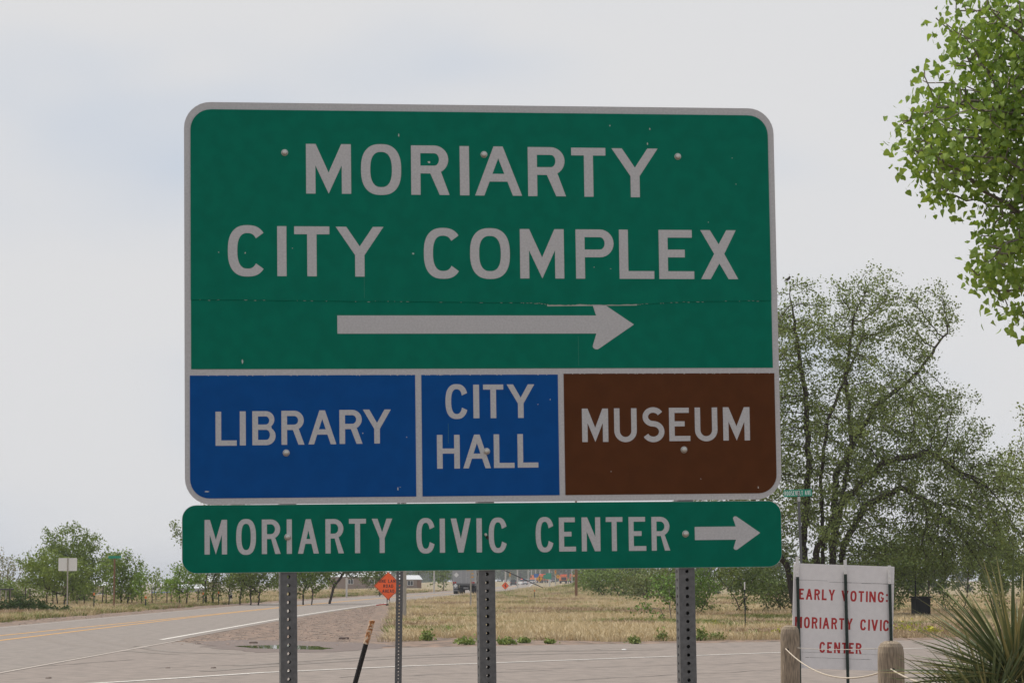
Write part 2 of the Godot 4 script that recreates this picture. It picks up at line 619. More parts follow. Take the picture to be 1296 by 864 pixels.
func make_materials() -> void:
	# dry pasture: tan, brown and grey-green patches with a finer mottle on top
	var g := StandardMaterial3D.new()
	g.resource_name = "dry pasture"
	g.roughness = 0.95
	g.albedo_texture = speckle([[0.15, lin(0.21, 0.17, 0.10)], [0.4, lin(0.34, 0.27, 0.165)], [0.6, lin(0.40, 0.32, 0.19)], [0.75, lin(0.32, 0.275, 0.15)], [0.92, lin(0.2, 0.22, 0.09)]], 0.02, 1024, 6, 2)
	g.uv1_triplanar = true
	g.uv1_world_triplanar = true
	g.uv1_scale = Vector3.ONE * 0.022
	g.detail_enabled = true
	g.detail_blend_mode = BaseMaterial3D.BLEND_MODE_MUL
	g.detail_uv_layer = BaseMaterial3D.DETAIL_UV_2
	g.detail_albedo = speckle([[0.1, Color(0.62, 0.6, 0.56)], [0.5, Color(0.9, 0.9, 0.88)], [0.9, Color(1, 1, 1)]], 0.05, 512, 5, 8)
	g.uv2_triplanar = true
	g.uv2_world_triplanar = true
	g.uv2_scale = Vector3.ONE * 0.31
	mats["pasture"] = g
	for e in [["asphalt", Color(0.252, 0.222, 0.202), 0.14, 0.12], ["side asphalt", Color(0.258, 0.219, 0.196), 0.14, 0.11], ["red gravel", Color(0.222, 0.155, 0.116), 0.5, 0.09]]:
		var m := StandardMaterial3D.new()
		m.resource_name = e[0]
		m.roughness = 0.9
		var c: Color = e[1]
		var s: float = e[2]
		m.albedo_texture = speckle([[0.15, lin(c.r * (1 - s * 1.6), c.g * (1 - s * 1.5), c.b * (1 - s * 1.4))], [0.5, lin(c.r, c.g, c.b)], [0.85, lin(c.r * (1 + s), c.g * (1 + s), c.b * (1 + s * 1.1))]], 0.018, 1024, 6, 11 + mats.size())
		m.uv1_triplanar = true
		m.uv1_world_triplanar = true
		m.uv1_scale = Vector3.ONE * float(e[3])
		m.detail_enabled = true
		m.detail_blend_mode = BaseMaterial3D.BLEND_MODE_MUL
		m.detail_uv_layer = BaseMaterial3D.DETAIL_UV_2
		m.detail_albedo = speckle([[0.1, Color(0.78, 0.77, 0.76)], [0.5, Color(0.95, 0.95, 0.95)], [0.9, Color(1, 1, 1)]], 0.2, 512, 4, 21)
		m.uv2_triplanar = true
		m.uv2_world_triplanar = true
		m.uv2_scale = Vector3.ONE * 0.5
		mats[e[0]] = m
	mat("white paint", Color(0.62, 0.6, 0.57), 0.8, 0, 0.22, Vector3.ONE * 0.6, 0.08)
	mat("worn white paint", Color(0.37, 0.33, 0.30), 0.85, 0, 0.25, Vector3.ONE * 0.6, 0.1)
	mat("yellow paint", Color(0.55, 0.29, 0.07), 0.8, 0, 0.25, Vector3.ONE * 0.6, 0.08)
	mat("tar", Color(0.1, 0.083, 0.075), 0.7)
	mat("damp gravel", Color(0.12, 0.083, 0.068), 0.6, 0, 0.2, Vector3.ONE * 0.4, 0.05)
	# retroreflective sheeting
	for e in [["green sheeting", Color(0.003, 0.158, 0.104)], ["dark green sheeting", Color(0.003, 0.142, 0.094)], ["blue sheeting", Color(0.005, 0.071, 0.268)], ["brown sheeting", Color(0.092, 0.034, 0.014)]]:
		var m := mat(e[0], e[1], 0.42, 0, 0.065, Vector3.ONE * 1.7, 0.03)
		m.metallic_specular = 0.15
	mat("grey sheeting", Color(0.465, 0.468, 0.48), 0.45, 0, 0.08, Vector3.ONE * 4.0, 0.11)
	mat("aluminium", Color(0.55, 0.55, 0.55), 0.45, 0.8)
	mat("galvanised", Color(0.115, 0.118, 0.121), 0.5, 0.3, 0.16, Vector3.ONE * 5.0, 0.03)
	mat("bright galvanised", Color(0.5, 0.5, 0.5), 0.45, 0.5, 0.12, Vector3.ONE * 3.0, 0.03)
	mat("zinc bolt", Color(0.5, 0.5, 0.47), 0.35, 0.7)
	mat("chipped", Color(0.5, 0.5, 0.47), 0.6)
	mat("bark", Color(0.062, 0.049, 0.040), 0.95, 0, 0.4, Vector3(3, 0.7, 3), 0.06)
	mat("pale bark", Color(0.19, 0.165, 0.14), 0.95, 0, 0.3, Vector3(3, 0.7, 3), 0.06)
	mat("weathered wood", Color(0.275, 0.222, 0.165), 0.9, 0, 0.45, Vector3(7, 0.5, 7), 0.05)
	mat("pole wood", Color(0.2, 0.11, 0.062), 0.9, 0, 0.3, Vector3(4, 0.5, 4), 0.05)
	mat("grey pole", Color(0.37, 0.345, 0.31), 0.85, 0, 0.2, Vector3(3, 0.4, 3), 0.05)
	mat("pale pole", Color(0.55, 0.53, 0.5), 0.8, 0, 0.12, Vector3(2, 0.4, 2), 0.05)
	mat("black", Color(0.014, 0.014, 0.014), 0.8)
	mat("stone", Color(0.27, 0.21, 0.18), 0.9, 0, 0.5, Vector3.ONE * 0.7, 0.2)
	mat("rubber", Color(0.022, 0.022, 0.022), 0.85)
	mat("dark green steel", Color(0.012, 0.028, 0.022), 0.6, 0, 0.2, Vector3.ONE * 4, 0.05)
	mat("white enamel", Color(0.72, 0.72, 0.71), 0.5, 0, 0.06, Vector3.ONE * 3, 0.05)
	mat("board white", Color(0.74, 0.73, 0.735), 0.55, 0, 0.03, Vector3.ONE * 1.3, 0.03)
	mat("red letter", Color(0.42, 0.018, 0.02), 0.55, 0, 0.12, Vector3.ONE * 6, 0.05)
	mat("rope", Color(0.5, 0.44, 0.36), 0.9)
	mat("orange sheeting", Color(0.95, 0.125, 0.014), 0.5)
	mat("orange paint", Color(0.68, 0.165, 0.02), 0.5)
	mat("yellow sheeting", Color(0.75, 0.36, 0.01), 0.5)
	mat("sign green", Color(0.01, 0.27, 0.17), 0.45)
	mat("sign blue", Color(0.03, 0.14, 0.42), 0.45)
	mat("glass", Color(0.03, 0.035, 0.04), 0.08)
	mat("red lens", Color(0.5, 0.015, 0.01), 0.25)
	mat("amber lens", Color(0.6, 0.2, 0.02), 0.25)

# ---------------------------------------------------------------- ground
const EDGE := [[-30.0, -9.2], [60.0, -9.2], [120.0, -9.5], [176.0, -8.9], [256.0, -6.7], [305.0, -4.5], [376.0, -1.4], [487.0, 1.8], [650.0, 4.2], [800.0, 5.6], [950.0, 9.0], [1100.0, 18.0], [1300.0, 36.0]]
func edge_x(d: float) -> float:                          # right edge line of the highway, d metres ahead
	for i in range(1, EDGE.size()):
		if d <= EDGE[i][0] or i == EDGE.size() - 1:
			var p0: Array = EDGE[maxi(i - 2, 0)]
			var p1: Array = EDGE[i - 1]
			var p2: Array = EDGE[i]
			var p3: Array = EDGE[mini(i + 1, EDGE.size() - 1)]
			var t := clampf((d - p1[0]) / (p2[0] - p1[0]), 0, 1)
			var span: float = p2[0] - p1[0]
			var m1: float = (p2[1] - p0[1]) / maxf(p2[0] - p0[0], 1) * span
			var m2: float = (p3[1] - p1[1]) / maxf(p3[0] - p1[0], 1) * span
			var t2 := t * t
			var t3 := t2 * t
			return (2 * t3 - 3 * t2 + 1) * p1[1] + (t3 - 2 * t2 + t) * m1 + (-2 * t3 + 3 * t2) * p2[1] + (t3 - t2) * m2
	return 0.0

func ribbon(mb: MB, d0: float, d1: float, left: Callable, right: Callable, lift: float, step := 4.0) -> void:
	var d := d0
	while d < d1 - 0.01:
		var e := minf(d + step * (1.0 + d / 150.0), d1)
		var p := []
		for q in [[left, d], [left, e], [right, e], [right, d]]:
			var x: float = q[0].call(q[1])
			p.append(Vector3(x, land(x, -q[1]) + lift + maxf(0.0, q[1] - 150.0) * 0.0001, -q[1]))
		mb.quad(p[0], p[1], p[2], p[3])
		d = e

func sheet(pts: Array, lift: float, wobble := 0.0, size := 1.5) -> MB:   # flat ground polygon with an uneven edge
	var o := PackedVector2Array()
	for i in pts.size():
		var a: Vector3 = pts[i]
		var b: Vector3 = pts[(i + 1) % pts.size()]
		var k := maxi(1, int(a.distance_to(b) / size)) if wobble > 0 else 1
		for j in k:
			var p := a.lerp(b, float(j) / k)
			if wobble > 0:
				p.x += rough_noise.get_noise_2d(p.x * 3, p.z * 3) * wobble
				p.z += rough_noise.get_noise_2d(p.x * 3 + 50, p.z * 3) * wobble
			o.append(Vector2(p.x, -p.z))
	var mb := MB.new()
	var idx := Geometry2D.triangulate_polygon(o)
	if idx.is_empty():
		print("sheet failed")
	for k in range(0, idx.size(), 3):
		var a := Vector3(o[idx[k]].x, lift, -o[idx[k]].y)
		var b := Vector3(o[idx[k + 1]].x, lift, -o[idx[k + 1]].y)
		var c := Vector3(o[idx[k + 2]].x, lift, -o[idx[k + 2]].y)
		if (c - a).cross(b - a).y > 0:
			mb.tri(a, b, c)
		else:
			mb.tri(a, c, b)
	return mb

func strip(a: Vector3, b: Vector3, width: float, lift: float, mb: MB) -> void:
	var s := Vector3(-(b.z - a.z), 0, b.x - a.x).normalized() * width / 2
	var u := Vector3(0, lift, 0)
	mb.quad(a - s + u, b - s + u, b + s + u, a + s + u)

func terrain_and_roads() -> void:
	var xs := [-4000.0, -2500.0, -1500.0, -900.0, -600.0, -400.0, -300.0, -220.0, -170.0, -130.0, -105.0]
	var x := -90.0
	while x <= 90.0:
		xs.append(x)
		x += 3.0
	xs.append_array([105.0, 130.0, 170.0, 220.0, 300.0, 400.0, 600.0, 900.0, 1500.0, 2500.0, 4000.0])
	var zs := [200.0, 60.0, 20.0]
	var d := 0.0
	while d < 1100.0:
		zs.append(-d)
		d += 6.0 if d < 480.0 else 15.0
	zs.append_array([-1300.0, -1600.0, -2000.0, -2600.0, -3500.0, -5000.0])
	var mb := MB.new()
	for j in zs.size() - 1:
		for i in xs.size() - 1:
			var p := []
			for q in [[i, j], [i, j + 1], [i + 1, j + 1], [i + 1, j]]:
				p.append(Vector3(xs[q[0]], land(xs[q[0]], zs[q[1]]), zs[q[1]]))
			mb.quad(p[0], p[1], p[2], p[3])
	ground_piece("pasture_ground", mb, mats["pasture"])
	# gravel beside the highway and the reddish dirt of the corner
	mb = MB.new()
	ribbon(mb, 20, 600, func(q): return edge_x(q) - 10.2 + 0.5 * rough_noise.get_noise_1d(q * 1.4), func(q): return edge_x(q) - 7.9, 0.004)
	ground_piece("left_gravel_shoulder", mb, mats["red gravel"])
	mb = MB.new()
	ribbon(mb, 200, 600, func(q): return edge_x(q) + 0.4, func(q): return edge_x(q) + 2.0 + 0.5 * rough_noise.get_noise_1d(q * 1.4), 0.004)
	ground_piece("right_gravel_shoulder", mb, mats["red gravel"])
	var corner := [ground_at(190, 812), ground_at(330, 787), ground_at(470, 767.5), ground_at(508, 762.8), ground_at(522, 765.5), ground_at(497, 778), ground_at(500, 795), ground_at(535, 806), ground_at(770, 811.5), ground_at(1000, 809), ground_at(1290, 804), ground_at(1300, 820), ground_at(980, 830), ground_at(520, 836), ground_at(330, 838)]
	ground_piece("red_dirt_corner", sheet(corner, 0.005, 0.8), mats["red gravel"])
	# the highway and the side avenue
	mb = MB.new()
	ribbon(mb, -30, 1250, func(q): return edge_x(q) - 7.9, func(q): return edge_x(q) + 0.45, 0.012)
	ground_piece("highway", mb, mats["asphalt"])
	var far := [ground_at(232, 812.5), ground_at(300, 822.5), ground_at(420, 823), ground_at(507, 820), ground_at(620, 817.7), ground_at(760, 815.5), ground_at(986, 812.5), ground_at(1296, 808.6)]
	var av := [Vector3(-9.4, 0, -34)]
	av.append(Vector3(-9.4, 0, -66.0))
	for p in far:
		av.append(p)
	av.append(Vector3(46, 0, -88))
	av.append(Vector3(52, 0, -66))
	av.append(Vector3(20, 0, -35))
	ground_piece("side_avenue", sheet(av, 0.009, 0.22, 1.0), mats["side asphalt"])
	# near verge, below the frame
	ground_piece("near_verge", sheet([Vector3(-9, 0, 8), Vector3(-9.3, 0, -33.8), Vector3(20, 0, -34.6), Vector3(50, 0, -64), Vector3(50, 0, 8)], 0.004, 0.0), mats["red gravel"])
	# painted lines
	mb = MB.new()
	ribbon(mb, 69, 1100, func(q): return edge_x(q) - 0.07, func(q): return edge_x(q) + 0.07, 0.016)
	ground_piece("edge_line", mb, mats["white paint"])
	mb = MB.new()
	ribbon(mb, 20, 69, func(q): return edge_x(q) + 0.5 + 0.0 * q, func(q): return edge_x(q) + 0.62, 0.016)
	ground_piece("worn_edge_line", mb, mats["worn white paint"])
	mb = MB.new()
	ribbon(mb, 20, 1100, func(q): return edge_x(q) - 7.55, func(q): return edge_x(q) - 7.43, 0.016)
	ground_piece("far_edge_line", mb, mats["worn white paint"])
	var apart := func(q): return 0.14 + 1.1 * (1.0 - smoothstep(50.0, 125.0, q))
	mb = MB.new()
	ribbon(mb, 20, 1100, func(q): return edge_x(q) - 4.15, func(q): return edge_x(q) - 4.0, 0.016)
	ribbon(mb, 20, 1100, func(q): return edge_x(q) - 4.3 - apart.call(q), func(q): return edge_x(q) - 4.15 - apart.call(q), 0.016)
	ground_piece("double_yellow_line", mb, mats["yellow paint"])
	mb = MB.new()
	var stripe := [ground_at(60, 869), ground_at(158, 863.2), ground_at(330, 852), ground_at(530, 843), ground_at(760, 834.5), ground_at(986, 826.3), ground_at(1160, 821), ground_at(1400, 814)]
	for i in stripe.size() - 1:
		strip(stripe[i], stripe[i + 1], 0.16, 0.016, mb)
	ground_piece("avenue_line", mb, mats["white paint"])
	# tar-filled cracks
	mb = MB.new()
	for e in [[510, 829, 760, 822], [640, 848, 1000, 838], [430, 858, 700, 849], [760, 821.5, 980, 818.5], [20, 846, 170, 835], [200, 846, 420, 838], [700, 862, 990, 848]]:
		var a := ground_at(e[0], e[1])
		var b := ground_at(e[2], e[3])
		var prev := a
		for k in range(1, 25):
			var q := a.lerp(b, k / 24.0)
			q.z += 0.5 * rough_noise.get_noise_2d(q.x * 2.0 + e[0], 3.0)
			strip(prev, q, 0.03 + 0.05 * absf(rough_noise.get_noise_1d(q.x * 9 + e[0])), 0.0135, mb)
			prev = q
	ground_piece("tar_crack", mb, mats["tar"])
	# rubber left by turning cars
	for e in [[[20, 793], [90, 800], [130, 812], [190, 822]], [[40, 800], [70, 812], [140, 822], [230, 829]], [[160, 806], [175, 818], [230, 826], [330, 828]], [[260, 850], [420, 838], [600, 830], [820, 826]], [[300, 843], [450, 833], [640, 826], [860, 822]]]:
		mb = MB.new()
		var c := Curve3D.new()
		for i in 4:
			var p := ground_at(e[i][0], e[i][1])
			var dir: Vector3 = ground_at(e[mini(i + 1, 3)][0], e[mini(i + 1, 3)][1]) - ground_at(e[maxi(i - 1, 0)][0], e[maxi(i - 1, 0)][1])
			c.add_point(p, -dir / 6, dir / 6)
		var bp := c.get_baked_points()
		for i in range(0, bp.size() - 6, 5):
			strip(bp[i], bp[i + 5], 0.3, 0.0137, mb)
		ground_piece("tyre_mark", mb, mat("tyre rubber on asphalt", Color(0.205, 0.178, 0.16), 0.85, 0, 0.14, Vector3.ONE * 0.4, 0.08))
	# the puddle and the damp gravel round it
	var wet := [ground_at(245, 813), ground_at(300, 810), ground_at(380, 811.5), ground_at(440, 813), ground_at(500, 817), ground_at(470, 821.5), ground_at(415, 825.5), ground_at(330, 826.5), ground_at(270, 821)]
	ground_piece("damp_ground", sheet(wet, 0.0128, 0.5, 0.5), mats["damp gravel"])
	var pud := [ground_at(294, 818), ground_at(330, 817.2), ground_at(365, 816.6), ground_at(400, 818.5), ground_at(421, 821), ground_at(405, 822.7), ground_at(360, 822), ground_at(320, 820.6)]
	var water := mat("puddle water", Color(0.03, 0.026, 0.02), 0.02)
	water.metallic_specular = 0.6
	ground_piece("puddle_water", sheet(pud, 0.0145, 0.15, 0.4), water)

# ---------------------------------------------------------------- the guide sign
func guide_sign() -> void:
	var t := Node3D.new()
	t.name = numbered("guide_sign")
	add_child(t)
	var b := Basis(Vector3.UP, deg_to_rad(8.01)) * Basis(Vector3.BACK, deg_to_rad(0.797))
	var centre := Vector3(-0.0804, 2.3978, -7.9235)
	t.transform = Transform3D(b, centre - b.y * 2.4)
	tag(t, "large green, blue and brown guide sign on three perforated steel posts", "road sign")
	# posts
	var post := perforated_tube(0.0508, 3.2).mesh()
	for x in [-0.6075, -0.0070, 0.6110]:
		var p := part_mesh("post", post, mats["galvanised"], t)
		p.rotation.y = deg_to_rad(2.2)
		p.position = Vector3(x, 2.4 - 0.7185 - 0.0254 * 90 + 0.0127 - 0.0254 / 2 + 0.0055, -0.0300)
	var up := Node3D.new()
	up.name = "main_panel"
	t.add_child(up)
	up.position = Vector3(0, 2.4, 0)
	tag(up, "main panel with green, blue and brown fields and grey border")
	var low := Node3D.new()
	low.name = "lower_plate"
	t.add_child(low)
	low.position = Vector3(-0.0065, 2.4 - 0.7137, 0.0)
	low.rotation.z = deg_to_rad(-0.12)
	tag(low, "narrow green plate below the main panel")
	var plate := MB.new()
	plate.plate(rounded(-0.9145, -0.6095, 0.9145, 0.6095, [0.08, 0.08, 0.08, 0.08]), -0.003, 0.0)
	part("backing", plate, mats["grey sheeting"], up)
	# the two overlapping green sheets, torn along their joint
	var tear := [[-0.8955, 0.0069], [-0.62, 0.0045], [-0.3985, 0.0027], [-0.2, 0.0018], [0.11, -0.0017], [0.172, -0.0030], [0.20, -0.0084], [0.262, -0.0078], [0.30, -0.0058], [0.33, -0.0078], [0.4541, -0.0062], [0.52, -0.0035], [0.603, 0.0013], [0.75, 0.0040], [0.895, 0.0065]]
	var edge := PackedVector2Array()
	for i in tear.size() - 1:
		var k := 10
		for j in k:
			var p := Vector2(tear[i][0], tear[i][1]).lerp(Vector2(tear[i + 1][0], tear[i + 1][1]), float(j) / k)
			p.y += rng.randf_range(-0.0011, 0.0011) if i + j > 0 else 0.0
			edge.append(p)
	edge.append(Vector2(0.895, 0.0065))
	var upper := edge.duplicate()
	upper.append_array(arc(0.895 - 0.062, 0.5868 - 0.062, 0.062, 0.062, 0, 90, 8))
	upper.append_array(arc(-0.895 + 0.062, 0.5868 - 0.062, 0.062, 0.062, 90, 180, 8))
	var mb := MB.new()
	mb.plate(upper, 0.0012, 0.0030)
	part("upper_green_sheet", mb, mats["green sheeting"], up)
	mb = MB.new()
	mb.plate(poly([-0.895, -0.203, 0.895, -0.203, 0.895, 0.02, -0.895, 0.02]), 0.00005, 0.0010)
	part("lower_green_sheet", mb, mats["green sheeting"], up)
	mb = MB.new()
	mb.plate(poly([0.19, -0.0122, 0.30, -0.0112, 0.47, -0.0095, 0.47, 0.0, 0.19, 0.0]), 0.0010, 0.0013)
	part("exposed_strip", mb, mats["chipped"], up)
	for e in [[-0.899, -0.2195, -0.5905, -0.222, "blue sheeting", [0.058, 0, 0, 0]], [-0.2005, 0.2195, -0.5905, -0.222, "blue sheeting", [0, 0, 0, 0]], [0.2375, 0.899, -0.5905, -0.2195, "brown sheeting", [0, 0.058, 0, 0]]]:
		mb = MB.new()
		mb.plate(rounded(e[0], e[2], e[1], e[3], e[5]), 0.0002, 0.0012)
		part("blue_field" if e[4] == "blue sheeting" else "brown_field", mb, mats[e[4]], up)
	# legend: letter, left and right edge in millimetres; then base and cap lines, strokes
	var rows := [
		[["M", -546.5, -409.4, "O", -379.0, -255.9, "R", -225.3, -107.8, "I", -75.4, -46.4, "A", -28.8, 116.8, "R", 135.8, 253.4, "T", 271.7, 378.9, "Y", 398.1, 543.6], 331.0, 483.6, 325.8, 478.2, 28.5, 24.0, 3.0],
		[["C", -784.1, -665.1, "I", -635.2, -607.2, "T", -583.7, -476.9, "Y", -457.8, -312.0], 79.0, 231.4, 77.0, 229.4, 28.5, 24.0, 3.0],
		[["C", -189.0, -70.3, "O", -46.8, 76.2, "M", 107.7, 244.3, "P", 281.1, 399.7, "L", 416.9, 525.9, "E", 541.5, 651.8, "X", 673.4, 790.6], 73.5, 226.0, 72.2, 225.0, 28.0, 24.0, 3.0],
		[["L", -822.9, -759.6, "I", -750.5, -732.5, "B", -712.8, -643.2, "R", -625.6, -556.6, "A", -544.7, -460.5, "R", -450.8, -381.3, "Y", -379.5, -294.4], -433.2, -330.9, -428.8, -325.8, 17.0, 16.0, 1.2],
		[["C", -127.6, -58.7, "I", -42.2, -24.1, "T", -11.9, 50.2, "Y", 60.9, 146.1], -354.8, -252.4, -354.4, -251.6, 17.4, 15.5, 1.2],
		[["H", -155.2, -85.6, "A", -75.4, 9.6, "L", 18.7, 82.0, "L", 91.8, 155.3], -507.2, -404.6, -505.6, -403.4, 17.0, 15.5, 1.2],
		[["M", 292.3, 373.6, "U", 392.2, 462.4, "S", 479.3, 548.8, "E", 563.9, 629.5, "U", 644.6, 715.4, "M", 733.4, 817.4], -429.2, -327.0, -427.2, -324.4, 17.0, 15.8, 1.2]]
	for r in rows:
		legend(r, up, Vector2.ZERO)
	# arrow of the main panel, its upper barb hidden under the torn sheet
	var head := arrow_outline(-0.4547, 0.4596, -0.0685, 0.0278, 0.3415, 0.0767, 0.013)
	var cut := upper.duplicate()
	mb = MB.new()
	for q in Geometry2D.clip_polygons(head, cut):
		mb.plate(q, 0.0011, 0.0019)
	part("arrow", mb, mats["grey sheeting"], up)
	# bolts
	for e in [[-0.611, 0.4561], [0.0001, 0.4556], [0.6071, 0.4549], [-0.6117, -0.4561], [-0.0032, -0.4556], [0.6088, -0.4551]]:
		bolt(Vector3(e[0], e[1], 0.0030 if e[1] > 0 else 0.0012), up)
	# nicks in the sheeting
	mb = MB.new()
	for e in [[-0.2623, 0.5131, 3, 10], [-0.1697, 0.4308, 9, 6], [0.3946, 0.5493, 3, 6], [0.5201, 0.5408, 3, 7], [0.5118, 0.4936, 3, 8], [0.7799, 0.4514, 3, 2], [-0.7319, 0.1487, 3, 6], [-0.5889, 0.1637, 3, 2], [-0.8113, 0.1508, 3, 3], [-0.2212, 0.1481, 7, 5], [0.3376, 0.1086, 3, 2], [0.3893, 0.1038, 4, 2], [0.79, 0.37, 2, 4], [0.7, 0.25, 2, 3]]:
		fleck(mb, e[0], e[1], e[2] * 0.001, e[3] * 0.001, 0.00305)
	for e in [[-0.7417, -0.1794, 4, 14], [-0.3803, -0.3981, 3, 3], [-0.2475, -0.4109, 3, 3], [0.1948, -0.2989, 3, 4], [0.1568, -0.3132, 3, 3], [-0.85, -0.57, 14, 4], [-0.275, -0.567, 3, 9], [-0.268, -0.562, 4, 2], [0.84, -0.573, 3, 7], [0.38, -0.52, 3, 3], [0.66, -0.545, 2, 3]]:
		fleck(mb, e[0], e[1], e[2] * 0.001, e[3] * 0.001, 0.00125)
	var y := -0.222
	for k in 70:                                          # chipped top edges of the coloured fields
		var fx := rng.randf_range(-0.89, 0.89)
		if absf(fx + 0.21) > 0.015 and absf(fx - 0.2285) > 0.015:
			fleck(mb, fx, y + (0.0 if fx < 0.23 else 0.0025) - 0.0006, rng.randf_range(0.003, 0.004), rng.randf_range(0.0008, 0.003), 0.00125)
	for k in 95:                                          # bright chips along the tear
		var q: Vector2 = edge[rng.randi_range(1, edge.size() - 2)]
		fleck(mb, q.x, q.y - 0.0006, rng.randf_range(0.002, 0.009), rng.randf_range(0.0009, 0.0022), 0.0016)
	part("chipped_sheeting", mb, mats["chipped"], up)
	# hairline creases in the sheeting
	for e in [[-0.372, 0.115, 0.012, 0.0030], [0.285, -0.105, -0.195, 0.0010], [-0.12, -0.37, -0.43, 0.0012]]:
		mb = MB.new()
		mb.plate(poly([e[0] - 0.0004, e[2], e[0] + 0.0004, e[2], e[0] + 0.0006, e[1], e[0] - 0.0002, e[1]]), e[3] - 0.0001, e[3] + 0.0002)
		part("crease", mb, mat("creased sheeting", Color(0.05, 0.2, 0.15), 0.5), up)
	# the narrow plate
	mb = MB.new()
	mb.plate(rounded(-0.917, -0.1016, 0.917, 0.1016, [0.042, 0.042, 0.042, 0.042]), -0.003, 0.0)
	part("backing", mb, mats["aluminium"], low)
	mb = MB.new()
	mb.plate(rounded(-0.9162, -0.1008, 0.9162, 0.1008, [0.0412, 0.0412, 0.0412, 0.0412]), 0.0002, 0.0010)
	part("green_sheet", mb, mats["dark green sheeting"], low)
	var off := Vector2(6.5, 713.7)
	for r in [[["M", -856.6, -789.7, "O", -762.5, -703.7, "R", -686.2, -629.8, "I", -611.6, -596.2, "A", -578.0, -515.5, "R", -495.4, -440.0, "T", -424.6, -373.1, "Y", -355.7, -293.4], -759.4, -656.2, -760.0, -657.0, 15.4, 14.4, 1.0],
			[["C", -220.8, -163.8, "I", -149.7, -133.9, "V", -116.0, -54.9, "I", -37.4, -21.1, "C", -0.1, 56.5], -761.1, -658.0, -761.5, -658.6, 15.6, 14.4, 1.0],
			[["C", 143.8, 200.0, "E", 215.8, 267.6, "N", 285.7, 343.4, "T", 360.7, 412.5, "E", 431.4, 485.6, "R", 502.6, 560.0], -761.2, -658.0, -761.8, -658.6, 15.5, 14.4, 1.0]]:
		legend(r, low, off)
	mb = MB.new()
	mb.plate(arrow_outline(0.6375 + 0.0065, 0.843 + 0.0065, 0.0033, 0.0202, 0.7665 + 0.0065, 0.0515, 0.008), 0.0010, 0.0017)
	part("arrow", mb, mats["grey sheeting"], low)
	bolt(Vector3(-0.602, 0.0042, 0.001), low)
	bolt(Vector3(0.6151, 0.0022, 0.001), low)
	mb = MB.new()                                         # the middle bolt is gone: a dark hole and a bent washer
	mb.tube([Vector3(0.0025, -0.0035, 0.0009), Vector3(0.0025, -0.0035, 0.0013)], [0.0055, 0.0055], 12)
	part("bolt_hole", mb, mats["black"], low)
	mb = MB.new()
	mb.box(Vector3(-0.003, 0.0055, 0.004), Vector3(0.008, 0.009, 0.006), 0.002, Basis(Vector3.BACK, 0.5))
	part("loose_washer", mb, mats["zinc bolt"], low)

func arrow_outline(x0: float, x1: float, y: float, half: float, neck: float, wing: float, r: float) -> PackedVector2Array:
	var p := PackedVector2Array([Vector2(x0, y - half), Vector2(neck, y - half)])
	p.append_array(arc(neck - 0.15 * wing + r * 0.9, y - wing + r, r, r, 195, 305, 6))
	p.append(Vector2(x1, y))
	p.append_array(arc(neck - 0.15 * wing + r * 0.9, y + wing - r, r, r, 55, 165, 6))
	p.append_array(PackedVector2Array([Vector2(neck, y + half), Vector2(x0, y + half)]))
	return p

func legend(r: Array, parent: Node, off: Vector2) -> void:
	var l: Array = r[0]
	var xa: float = l[1]
	var xb: float = l[l.size() - 1]
	for i in range(0, l.size(), 3):
		var ch: String = l[i]
		var f: float = (l[i + 1] - xa) / (xb - xa)
		var y0 := lerpf(r[1], r[3], f) + off.y
		var y1 := lerpf(r[2], r[4], f) + off.y
		if ch in ["O", "C", "S", "G"]:
			y0 -= 2.0
			y1 += 2.0
		if ch == "U":
			y0 -= 1.6
		var mb := MB.new()
		put_glyph(mb, ch, (l[i + 1] + off.x) * 0.001, y0 * 0.001, (l[i + 2] - l[i + 1]) * 0.001, (y1 - y0) * 0.001, r[5] * 0.001, r[6] * 0.001, r[7] * 0.001, (r[7] + 0.7) * 0.001)
		part("letter", mb, mats["grey sheeting"], parent)

func bolt(p: Vector3, parent: Node) -> void:
	var mb := MB.new()
	mb.xf = Transform3D(Basis(Vector3.RIGHT, PI / 2), p)
	mb.lathe([[0.0105, 0.0], [0.0105, 0.0012], [0.0092, 0.0016], [0.0088, 0.004], [0.0074, 0.0066], [0.0045, 0.0084], [0.0, 0.009]], 14)
	part("bolt", mb, mats["zinc bolt"], parent)

func fleck(mb: MB, x: float, y: float, w: float, h: float, z: float) -> void:
	var o := PackedVector2Array()
	w *= 1.35
	h *= 1.35
	for k in 7:
		var a := TAU * k / 7
		o.append(Vector2(x + cos(a) * w * 0.5 * rng.randf_range(0.5, 1.1), y + sin(a) * h * 0.5 * rng.randf_range(0.5, 1.1)))
	mb.plate(o, z - 0.0001, z + 0.0001)

# ---------------------------------------------------------------- things beside the sign
func steel_stake(height: float, white: float, parent: Node, x: float, lean := 0.0, studs := true) -> void:   # T-section fence stake with a white tip
	var mb := MB.new()
	mb.box(Vector3(0, (height - white) / 2 - 0.15, 0), Vector3(0.036, height - white + 0.3, 0.005))
	mb.box(Vector3(0, (height - white) / 2 - 0.15, -0.017), Vector3(0.005, height - white + 0.3, 0.028))
	if studs:
		for k in int((height - white) / 0.055):
			mb.box(Vector3(0, 0.04 + k * 0.055, 0.005), Vector3(0.012, 0.02, 0.007), 0.002)
	var p := part("stake", mb, mats["dark green steel"], parent)
	p.position.x = x
	p.rotation.z = lean
	mb = MB.new()
	var c := height - white / 2
	mb.box(Vector3(0, c, 0), Vector3(0.038, white, 0.006))
	mb.box(Vector3(0, c, -0.0175), Vector3(0.006, white, 0.029))
	if studs:
		for k in int(white / 0.055):
			mb.box(Vector3(0, height - 0.03 - k * 0.055, 0.005), Vector3(0.013, 0.02, 0.008), 0.002)
	part("white_tip", mb, mats["white enamel"], p)

